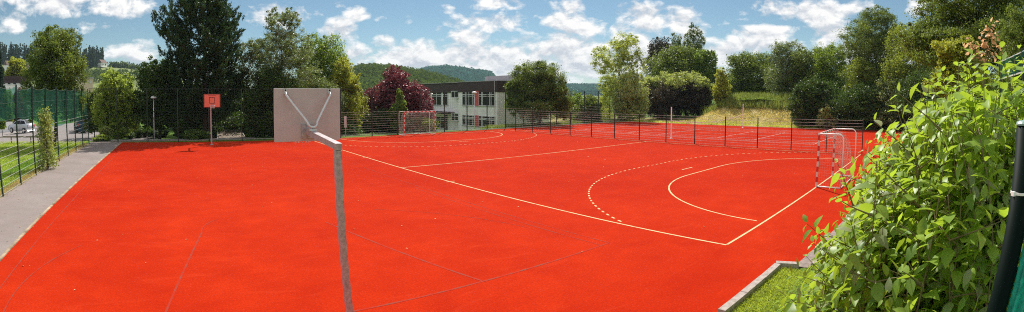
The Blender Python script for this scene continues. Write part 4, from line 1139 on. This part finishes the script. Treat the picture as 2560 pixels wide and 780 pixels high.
s5 = hill('hill', [(1300, 224), (1380, 212), (1440, 210), (1490, 207), (1560, 212), (1700, 226)], 2600, 800, 500, M['hill_far'], 5)

def house(label, px, f, w, dp, h, surf, rz):
    x, y, z = surf(px, f)
    o = thing('house', label, 'house', (x, y, z), 'houses on the left hill')
    mb = MB(); mb.box((x, y, z + h / 2), (w, dp, h), rz); wl_ = mb.build('wall', M['wall'], o)
    ca, sa = math.cos(rz), math.sin(rz); q = lambda a, b, c: (x + a * ca - b * sa, y + a * sa + b * ca, z + c)
    V = [q(-w / 2 - .3, -dp / 2 - .3, h), q(w / 2 + .3, -dp / 2 - .3, h), q(w / 2 + .3, dp / 2 + .3, h), q(-w / 2 - .3, dp / 2 + .3, h), q(-w / 2 - .3, 0, h + dp * .45), q(w / 2 + .3, 0, h + dp * .45)]
    link_mesh('roof', V, [(0, 1, 5, 4), (2, 3, 4, 5), (0, 4, 3), (1, 2, 5), (3, 2, 1, 0)], M['roof_tile'], o)
    for k in (-.25, .25):
        mb = MB(); mb.box(q(w * k, -dp / 2 - .03, h * .6), (1.2, .1, 1.3), rz); mb.build('window', M['glass'], o)
house('white house with dark roof at the end of the spruce wood on the skyline', 254, .90, 8, 6, 3.6, s1, 1.0)
house('pale house under the spruces at the far left skyline', 22, .72, 9, 7, 4.2, s1, .9)
house('pale house below the spruces nearer the round tree', 58, .70, 8, 6, 4, s1, .7)

# ------------------------------------------------------------------ grasses
def blades(name, label, X, Y, h, mat, w=0.008, lean=.35, seed=1):
    r = np.random.default_rng(seed); n = len(X)
    Z = terrain(X, Y); hh = h * r.uniform(.5, 1.3, n)
    a = r.uniform(0, 6.28, n); l = r.normal(size=(n, 2)) * lean
    P = np.stack([X, Y, Z], -1); side = np.stack([np.cos(a), np.sin(a), np.zeros(n)], -1) * w
    tip = P + np.stack([l[:, 0] * hh, l[:, 1] * hh, hh], -1); mid = P + (tip - P) * .55 + np.stack([np.zeros(n), np.zeros(n), hh * .08], -1)
    V = np.stack([P - side, P + side, mid + side * .8, mid - side * .8, tip, tip], 1)[:, [0, 1, 2, 3, 4]]
    i = np.arange(n)[:, None] * 5
    me_v = V.reshape(-1, 3)
    Q = np.concatenate([i + np.array([0, 1, 2, 3])], 0)
    T_ = np.concatenate([i + np.array([3, 2, 4, 4])], 0)
    # triangles as separate list
    me = bpy.data.meshes.new(name)
    nq, ntri = len(Q), len(T_)
    loops = np.concatenate([Q.ravel(), T_[:, :3].ravel()]).astype(np.int32)
    me.vertices.add(len(me_v)); me.vertices.foreach_set('co', me_v.astype(np.float32).ravel())
    me.loops.add(len(loops)); me.loops.foreach_set('vertex_index', loops)
    me.polygons.add(nq + ntri)
    me.polygons.foreach_set('loop_start', np.concatenate([np.arange(nq) * 4, nq * 4 + np.arange(ntri) * 3]).astype(np.int32))
    me.update(calc_edges=True); me.materials.append(M[mat])
    o = bpy.data.objects.new(name, me); C.objects.link(o)
    return tag(o, label, 'grass', kind='stuff')
r = np.random.default_rng(81)
n = 52000; X = r.uniform(-15.2, -9.6, n); Y = -1.8 - r.uniform(0, 2.2, n)
k = ~((X > -10.9) & (Y > -3.2)); blades('grass', 'short sunlit grass beside the kerb at the bottom right', X[k], Y[k], .075, 'blade_lawn', .007, .8, 82)
n = 60000; X = -28.95 - 9 * r.uniform(0, 1, n) ** 1.2; Y = r.uniform(8, 35.5, n); blades('grass', 'green lawn grass behind the left fence', X, Y, .06, 'blade', .012, .8, 83)
n = 2600; X = r.uniform(-28.9, -28.35, n); Y = r.uniform(10, 33, n); blades('grass', 'dry grass tufts along the foot of the left fence', X, Y, .12, 'blade_dry', .010, .6, 84)
n = 26000; X = 31.8 + r.uniform(0, 1, n) * 10; Y = r.uniform(-2, 30, n); blades('dry_grass', 'matted dry yellow grass on the embankment', X, Y, .20, 'blade_dry', .025, 1.3, 85)
n = 9000; X = 36.5 + r.uniform(0, 1, n) * 6; Y = r.uniform(3, 26, n); blades('tall_grass', 'tall green grass along the top of the embankment', X, Y, .8, 'blade_tall', .03, .35, 86)
n = 9000; X = r.uniform(10, 33, n); Y = r.uniform(35.4, 38, n); blades('grass', 'grass strip behind the tennis court fence', X, Y, .35, 'blade_tall', .02, .4, 87)
n = 5000; X = r.uniform(31.5, 33.5, n); Y = r.uniform(6, 36, n); blades('grass', 'green grass edge along the far side of the tennis court', X, Y, .2, 'blade', .02, .4, 88)

n = 1500; X = -25.66 + r.normal(size=n) * .035; Y = r.uniform(3, 34, n); k = np.sin(Y * 2.1) + np.sin(Y * .73 + 1) + r.normal(size=n) * .4 > .5
blades('weeds', 'thin weeds growing along the edge of the grey path', X[k], Y[k], .05, 'blade_dry', .012, .9, 89)
n = 900; X = r.uniform(-14, -9, n); Y = np.where(X < -10.9, -1.80, -2.36) + r.normal(size=n) * .03
blades('weeds', 'little weeds along the kerb at the bottom right', X, Y, .08, 'blade_lawn', .008, .8, 90)
n = 420; X = np.concatenate([r.uniform(-28.5, -25.7, 160), -28.35 + np.abs(r.normal(size=120)) * .25, r.uniform(-25, 9, 140)]); Y = np.concatenate([r.uniform(4, 34, 280), r.uniform(-1.3, 33, 140)])
tag(leaves('fallen_leaves', np.stack([X, Y, np.full(n, .014)], -1), .06, M['lf_fallen'], None, .6, 12, r=r), 'dry leaves and specks scattered on the path and the red court', 'leaves', kind='stuff')

# ------------------------------------------------------------------ foreground shrub
def big_leaves(name, P, D, N, size, mat, parent, r):
    """pointed oval leaves folded along the midrib and curving down"""
    n = len(P)
    T_ = unit(D); N = unit(N - T_ * (N * T_).sum(1, keepdims=True)); B = np.cross(N, T_)
    st = np.array([0.0, .2, .45, .72, 1.0]); wd = np.array([.02, .34, .46, .30, .01])
    curl = r.uniform(.10, .42, n); fold = r.uniform(.05, .4, n)
    V = np.empty((n, 15, 3))
    for j in range(5):
        c = P + T_ * (size * st[j])[:, None] - N * (size * curl * st[j] ** 2)[:, None]
        ww = (size * wd[j] * .62)
        wav = (r.normal(size=n) * .03 * size) if 0 < j < 4 else np.zeros(n)
        V[:, j * 3 + 1] = c
        V[:, j * 3] = c + B * ww[:, None] + N * (ww * fold + wav)[:, None]
        V[:, j * 3 + 2] = c - B * ww[:, None] + N * (ww * fold - wav)[:, None]
    f = []
    for j in range(4):
        for k in range(2): f.append((j * 3 + k, j * 3 + 3 + k, j * 3 + 4 + k, j * 3 + 1 + k))
    Q = (np.arange(n)[:, None, None] * 15 + np.array(f)[None]).reshape(-1, 4)
    return link_quads(name, V.reshape(-1, 3), Q, mat, parent, True)

def dogwood():
    r = np.random.default_rng(91)
    OX = [1985, 2050, 2085, 2115, 2145, 2180, 2220, 2265, 2330, 2400, 2480, 2600, 2750]
    OY = [790, 730, 665, 595, 505, 415, 335, 255, 196, 165, 145, 135, 130]
    x0, y0 = site(2300, 3.2)
    root = thing('dogwood_shrub', 'large leafy dogwood shrub in the right foreground, leaning over the court edge', 'shrub', (x0, y0, hz(x0, y0)))
    P, D, N, S = [], [], [], []
    mb = MB(); buds = MB()
    cnt = 0
    def shoot(b, top, thick, lf, dens):
        lf *= 1.22 * min(1.0, max(.72, (Vector(b) - CAM).length / 3.5))
        b, top = Vector(b), Vector(top); L_ = (top - b).length
        side = Vector((r.normal(), r.normal(), 0)) * .06 * L_
        n = 7; pts = [b.lerp(top, q) + side * math.sin(math.pi * q) for q in np.linspace(0, 1, n)]
        mb.tube(pts, [thick * (1 - .75 * q) for q in np.linspace(0, 1, n)], 5, False)
        m = int(L_ / dens); tw = r.uniform(0, 6.28)
        for k in range(m):
            q = 1 - (k / max(1, m)) * .93
            i = min(int(q * (n - 1)), n - 2); p = pts[i].lerp(pts[i + 1], q * (n - 1) - i)
            ax = (pts[i + 1] - pts[i]).normalized(); tw += math.pi / 2 + r.normal() * .25
            for sg in (0, math.pi):
                if r.uniform() < .10: continue
                u = ax.cross(Vector((math.cos(tw + sg), math.sin(tw + sg), .1))).normalized()
                ris = .75 if q > .93 else r.uniform(-.25, .45)
                dr = u + ax * ris + Vector((0, 0, -.12))
                nn = ax * .6 + Vector((0, 0, .8)) + Vector((.44, .47, .77)) * .5 - u * ris * .5 + Vector(r.normal(size=3)) * .32
                P.append(p + u * .012); D.append(dr); N.append(nn)
                S.append(lf * (.55 if q > .95 else 1) * r.uniform(.7, 1.2))
        return pts
    for k in range(330):
        px = r.uniform(2070, 2660); d = r.uniform(2.1, 4.9)
        if px > 2500 and d < 2.7: d += .8
        yt = float(np.interp(px, OX, OY)); ztop = zat(px, yt, min(d, 3.6) * .45 + 1.75)
        x, y = site(px, d); g = hz(x, y)
        ztop = min(ztop, zat(px, yt, d)) if d < 3 else min(ztop, zat(px, yt, d) + .0)
        ztop = g + (ztop - g) * r.uniform(.66, 1.03)
        if ztop < g + .35: continue
        lean = r.normal(size=2) * .16
        bx_, by_ = x + lean[0] + .12, y + lean[1] - .2
        pts = shoot((bx_, by_, hz(bx_, by_) - .03), (x, y, ztop), .008, r.uniform(.085, .125), .07)
        for _ in range(4):     # side twigs
            i = r.integers(2, 6); p = pts[i]
            a = r.uniform(0, 6.28); l = r.uniform(.15, .34)
            q = Vector((p.x + math.cos(a) * l, p.y + math.sin(a) * l, p.z + l * r.uniform(.15, .7)))
            if q.z < ztop + .02: shoot(p, q, .005, r.uniform(.07, .11), .062)
    # outlying sprays reaching over the kerb
    for (pxa, pya, da, pxb, pyb, db) in ((2130, 640, 3.5, 2035, 560, 3.45), (2160, 700, 3.3, 2028, 668, 3.25), (2150, 520, 3.5, 2098, 405, 3.5), (2240, 420, 3.4, 2165, 372, 3.4), (2300, 400, 3.2, 2243, 272, 3.2),
                                         (2200, 760, 3.0, 2015, 735, 3.05), (2180, 600, 3.4, 2070, 590, 3.3), (2260, 380, 3.3, 2232, 330, 3.3), (2210, 470, 3.3, 2120, 440, 3.4), (2150, 780, 3.1, 2050, 770, 3.0)):
        xa, ya = site(pxa, da); xb, yb = site(pxb, db)
        shoot((xa, ya, zat(pxa, pya, da)), (xb, yb, zat(pxb, pyb, db)), .007, .10, .07)
    leaves_o = big_leaves('foliage', np.array([list(p) for p in P]), np.array([list(p) for p in D]), np.array([list(p) for p in N]), np.array(S), M['lf_dog'], root, r)
    mb.build('stem', M['stem'], root, True)
    print('dogwood leaves', len(P))
dogwood()

def maple_tips():
    r = np.random.default_rng(95)
    x, y = site(2462, 5.2); g = hz(x, y)
    root = thing('young_maple', 'young maple with orange red new leaves above the dogwood shrub', 'tree', (x, y, g))
    mb = MB(); P = []; D = []; N = []; S = []
    mb.tube([(x, y, g - .05), (x + .03, y, g * .5 + 1.9), (x, y, 3.78)], [.02, .014, .009], 6, False)
    for (px, py, s_) in ((2482, 68, 1), (2478, 85, .8), (2490, 95, .7), (2432, 112, 1), (2445, 122, .9), (2470, 115, .8), (2440, 135, .6), (2466, 140, .6), (2482, 130, .5), (2500, 120, .5)):
        xx, yy = site(px, 5.2); zz = zat(px, py, 5.2); tip = Vector((xx, yy, zz))
        mb.tube([(x, y, 3.75), (x * .5 + xx * .5, y * .5 + yy * .5, 1.9 + zz * .5), tip], [.008, .006, .003], 5, False)
        for k in range(int(13 * s_)):
            dr = Vector(r.normal(size=3)); dr.z = dr.z * .5 - .25
            P.append(tip + Vector(r.normal(size=3)) * .035); D.append(dr); N.append(Vector((0, 0, 1)) + Vector(r.normal(size=3)) * .6); S.append(r.uniform(.045, .075))
    big_leaves('crown', np.array([list(p) for p in P]), np.array([list(p) for p in D]), np.array([list(p) for p in N]), np.array(S), M['lf_orange'], root, r)
    mb.build('trunk', M['stem'], root, True)
maple_tips()

# ------------------------------------------------------------------ near green fence post and netting
px_, py_ = site(2568, 1.32)
np_ = thing('fence', 'dark green fence post with white cable tie and teal netting at the right edge', 'fence', (px_, py_, hz(px_, py_)))
zt = 3.475
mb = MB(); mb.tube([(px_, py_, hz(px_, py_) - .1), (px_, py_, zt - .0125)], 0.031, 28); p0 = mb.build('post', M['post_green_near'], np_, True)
mb = MB(); mb.lathe((px_, py_, zt - .012), [(.0325, 0), (.0325, .004), (.028, .009), (.010, .012)], 28); mb.build('cap', plain('pale_green_cap', (.22, .34, .30), .3), p0)
mb = MB(); ztie = zat(2540, 487, 1.30); mb.lathe((px_, py_, ztie), [(.0318, 0), (.0328, .0005), (.0328, .006), (.0318, .0065)], 28); mb.box((px_ - .02, py_ + .026, ztie + .003), (.012, .012, .010), .6)
mb.build('cable_tie', M['white_paint'], p0)
qx, qy = site(3100, 1.55)
mb = MB(); V = []; n = 200
dirx, diry = qx - px_, qy - py_; ll = math.hypot(dirx, diry); dirx /= ll; diry /= ll
zb = hz(px_, py_)
for z in (zb + .05, zb + .7, zt - .22):
    for k in range(n):
        u = .034 + (ll - .034) * k / (n - 1); wv = .012 * math.sin(k * .9) + .005 * math.sin(k * 2.3)
        V.append((px_ + dirx * u - diry * wv, py_ + diry * u + dirx * wv, z))
Q = [(j * n + i, j * n + i + 1, (j + 1) * n + i + 1, (j + 1) * n + i) for j in range(2) for i in range(n - 1)]
link_mesh('netting', V, Q, M['net_teal'], np_, True)

# green netting of the taller fence further back on the right
a = site(2500, 8.6); b = site(2640, 6.4)
nf = thing('netting_fence', 'dark green netting fence section in the bushes at the right edge', 'fence', (a[0], a[1], hz(*a)))
V = []; n = 40
za0, za1 = zat(2478, 200, 9.0), zat(2478, 160, 9.0); zb0, zb1 = zat(2600, 162, 6.9), zat(2600, 105, 6.9)
for j in range(5):
    for k in range(n):
        f = k / (n - 1); V.append((a[0] + (b[0] - a[0]) * f, a[1] + (b[1] - a[1]) * f + .03 * math.sin(k), (za0 * (1 - f) + zb0 * f) * (1 - j / 4) + (za1 * (1 - f) + zb1 * f) * j / 4))
Q = [(j * n + i, j * n + i + 1, (j + 1) * n + i + 1, (j + 1) * n + i) for j in range(4) for i in range(n - 1)]
link_mesh('netting', V, Q, M['net_green'], nf, True)
mb = MB(); mb.sq(V[0], V[n - 1], .02, .02); mb.sq(V[4 * n], V[5 * n - 1], .015, .015); mb.build('cable', M['wire'], nf)
for f in (.02, .5, .98):
    mb = MB(); x, y = a[0] + (b[0] - a[0]) * f, a[1] + (b[1] - a[1]) * f; mb.tube([(x, y, hz(x, y) - .1), (x, y, (za1 * (1 - f) + zb1 * f) + .05)], .03, 10); mb.build('post', M['post_green'], nf)

# ------------------------------------------------------------------ sky, sun, camera
SUN_AZ, SUN_EL = rad(41.0), rad(46.0)
sd = Vector((math.sin(SUN_AZ) * math.cos(SUN_EL), math.cos(SUN_AZ) * math.cos(SUN_EL), math.sin(SUN_EL)))
ld = bpy.data.lights.new('sun', 'SUN'); ld.energy = 5.0; ld.angle = rad(0.53); ld.color = (1.0, 0.95, 0.87)
lo = bpy.data.objects.new('sun', ld); C.objects.link(lo); lo.rotation_euler = sd.to_track_quat('Z', 'Y').to_euler()

W = bpy.data.worlds.new('World'); SC.world = W; W.use_nodes = True
t = NT(W); bg = t.n['Background']
sky = t.new('ShaderNodeTexSky', sky_type='NISHITA'); sky.sun_disc = False
sky.sun_elevation = SUN_EL; sky.sun_rotation = SUN_AZ
sky.air_density = 0.9; sky.dust_density = 0.25; sky.ozone_density = 2.0; sky.altitude = 300
STR = 0.12
g = t.new('ShaderNodeTexCoord').outputs['Generated']
sp3 = t.new('ShaderNodeSeparateXYZ'); t.l.new(g, sp3.inputs[0])
az = t.math('SUBTRACT', t.math('ARCTAN2', sp3.outputs[0], sp3.outputs[1]), HEAD)
el = t.math('ARCSINE', sp3.outputs[2])
cv = t.new('ShaderNodeCombineXYZ'); t.l.new(az, cv.inputs[0]); t.l.new(el, cv.inputs[1])
BL = [(170, 2, 215, 30, .95), (15, 48, 45, 24, .8), (240, 70, 45, 15, .6), (318, 76, 20, 8, .3), (320, 135, 75, 26, .8), (360, 112, 36, 16, .6), (700, 42, 90, 24, .8), (835, 82, 50, 34, .8), (800, 130, 90, 40, .6),
      (892, 34, 28, 17, .6), (848, 8, 20, 10, .5), (1020, 47, 16, 12, .45), (950, 46, 14, 7, .35), (962, 104, 34, 20, .8), (1060, 110, 70, 15, .7), (1170, 92, 48, 22, .85), (1290, 128, 60, 22, .7), (1190, 160, 360, 50, 1.35),
      (1225, 58, 80, 22, .85), (1240, 6, 85, 15, .8), (1300, 44, 24, 11, .5), (1425, 18, 48, 18, .75), (1395, 50, 55, 22, .85), (1470, 62, 66, 34, 1.0), (1560, 72, 62, 22, .8), (1640, 50, 110, 34, 1.0), (1740, 70, 60, 26, .8), (1580, 32, 60, 20, .8),
      (1930, 78, 105, 16, .85), (2080, 82, 60, 34, .9), (1900, 112, 110, 28, .9), (1800, 135, 70, 34, .9), (2010, 30, 150, 24, 1.0), (1920, 12, 40, 14, .7), (2290, 4, 26, 30, .8), (2200, 130, 200, 40, .8),
      (1420, 150, 180, 60, 1.3), (1640, 140, 190, 60, 1.1), (420, 95, 30, 14, .4), (1120, 20, 22, 8, .3), (1090, 72, 14, 7, .35), (400, 190, 200, 20, .6)]
def angles(px, py):
    r_ = ray(px, py); return math.atan2(r_.x, r_.y) - HEAD, math.asin(r_.z)
def cover(vec):
    acc = None
    for (px, py, rx, ry, s_) in BL:
        a_, e_ = angles(px, py); ix, iy = FPX / rx, FPX / ry
        n1 = t.new('ShaderNodeVectorMath', operation='MULTIPLY_ADD'); t.l.new(vec, n1.inputs[0])
        n1.inputs[1].default_value = (ix, iy, 0); n1.inputs[2].default_value = (-a_ * ix, -e_ * iy, 0)
        n2 = t.new('ShaderNodeVectorMath', operation='DOT_PRODUCT'); t.l.new(n1.outputs[0], n2.inputs[0]); t.l.new(n1.outputs[0], n2.inputs[1])
        v = t.math('MULTIPLY_ADD', n2.outputs['Value'], -.55 * s_, s_)
        acc = v if acc is None else t.math('MAXIMUM', acc, v)
    return t.math('MAXIMUM', acc, -.45)
def puff(vec, off):
    m = t.new('ShaderNodeMapping'); m.inputs['Location'].default_value = (off[0], off[1], 0); t.l.new(vec, m.inputs[0])
    m2 = t.new('ShaderNodeMapping'); m2.inputs['Scale'].default_value = (1, 1.7, 1); t.l.new(m.outputs[0], m2.inputs[0])
    a_ = t.noise(13, 9, 0.56, m2.outputs[0], 0.25, '3D'); b_ = t.noise(52, 6, 0.6, m2.outputs[0], 0.5, '3D')
    return t.math('ADD', t.math('MULTIPLY', a_, .80), t.math('MULTIPLY', b_, .20))
cov = cover(cv.outputs[0])
# added unseen clouds above and behind the view, to brighten the shade
hi = t.remap(el, rad(15), rad(24)); bk = t.remap(t.math('ABSOLUTE', az), rad(62), rad(72))
oth = t.math('MAXIMUM', hi, bk)
cov = t.math('ADD', t.math('MULTIPLY', cov, t.math('SUBTRACT', 1.0, oth)), t.math('MULTIPLY', oth, .75))
p0_ = puff(cv.outputs[0], (0, 0)); p1_ = puff(cv.outputs[0], (0.004, 0.013)); 
den = t.math('ADD', t.math('MULTIPLY', cov, .42), t.math('MULTIPLY', t.math('SUBTRACT', p0_, .5), 2.1))
alpha = t.remap(den, .08, .38)
alpha = t.math('MULTIPLY', alpha, t.remap(el, rad(-1), rad(.5)))
lit = t.math('SUBTRACT', p0_, p1_)
thick = t.remap(den, .35, 1.0)
bright = t.math('ADD', t.remap(lit, -.09, .07, .25, 1.0), t.math('MULTIPLY', thick, -.18), clamp=True)
ccol = t.mix(bright, (0.42, 0.47, 0.55, 1), (0.95, 0.935, 0.915, 1))
skc = t.new('ShaderNodeVectorMath', operation='SCALE'); t.l.new(sky.outputs[0], skc.inputs[0]); skc.inputs['Scale'].default_value = 0.84
cl = t.new('ShaderNodeVectorMath', operation='SCALE'); t.l.new(ccol, cl.inputs[0]); cl.inputs['Scale'].default_value = 0.95 / STR
tin = t.new('ShaderNodeVectorMath', operation='MULTIPLY'); t.l.new(skc.outputs[0], tin.inputs[0]); tin.inputs[1].default_value = (0.57, 0.67, 0.65)
fin = t.mix(alpha, tin.outputs[0], cl.outputs[0])
t.l.new(fin, bg.inputs['Color']); bg.inputs['Strength'].default_value = STR

HZ = 0.00014
if HZ:
    hm = bpy.data.materials.new('pale_air'); hm.use_nodes = True; h = NT(hm); h.n.clear()
    ho = h.new('ShaderNodeOutputMaterial'); hv = h.new('ShaderNodeVolumePrincipled')
    hv.inputs['Color'].default_value = (0.62, 0.80, 0.95, 1); hv.inputs['Density'].default_value = HZ; hv.inputs['Anisotropy'].default_value = 0.1
    h.l.new(hv.outputs[0], ho.inputs['Volume'])
    mb = MB(); mb.box((300, 900, 42), (7800, 6600, 116))
    tag(mb.build('haze', hm), 'thin blue summer haze over the valley', 'haze', kind='stuff')
cd = bpy.data.cameras.new('camera'); co = bpy.data.objects.new('camera', cd); C.objects.link(co); SC.camera = co
co.location = CAM; co.rotation_euler = (math.pi / 2, 0, -HEAD)
cd.type = 'PANO'; cd.panorama_type = 'FISHEYE_LENS_POLYNOMIAL'
cd.sensor_width = 36; cd.sensor_fit = 'HORIZONTAL'; cd.clip_start = .05; cd.clip_end = 9000
mmF = FPX / 2560 * 36
rho = np.linspace(0.01, 1.2, 200); al = rho.copy()
for _ in range(60): al = rho - KD * al ** 3
co_ = np.linalg.lstsq(np.stack([rho, rho ** 3, rho ** 4], -1), al, rcond=None)[0]
cd.fisheye_polynomial_k0 = 0; cd.fisheye_polynomial_k1 = -co_[0] / mmF; cd.fisheye_polynomial_k2 = 0
cd.fisheye_polynomial_k3 = -co_[1] / mmF ** 3; cd.fisheye_polynomial_k4 = -co_[2] / mmF ** 4
cd.fisheye_fov = rad(180)
cd.shift_y = -(390 - CY) / 780
SC.render.engine = 'CYCLES'
SC.cycles.use_denoising = False; SC.cycles.filter_width = 1.05
SC.cycles.max_bounces = 8; SC.cycles.transparent_max_bounces = 24
SC.view_settings.view_transform = 'Standard'; SC.view_settings.look = 'None'
SC.view_settings.exposure = 0.25; SC.view_settings.gamma = 1.0
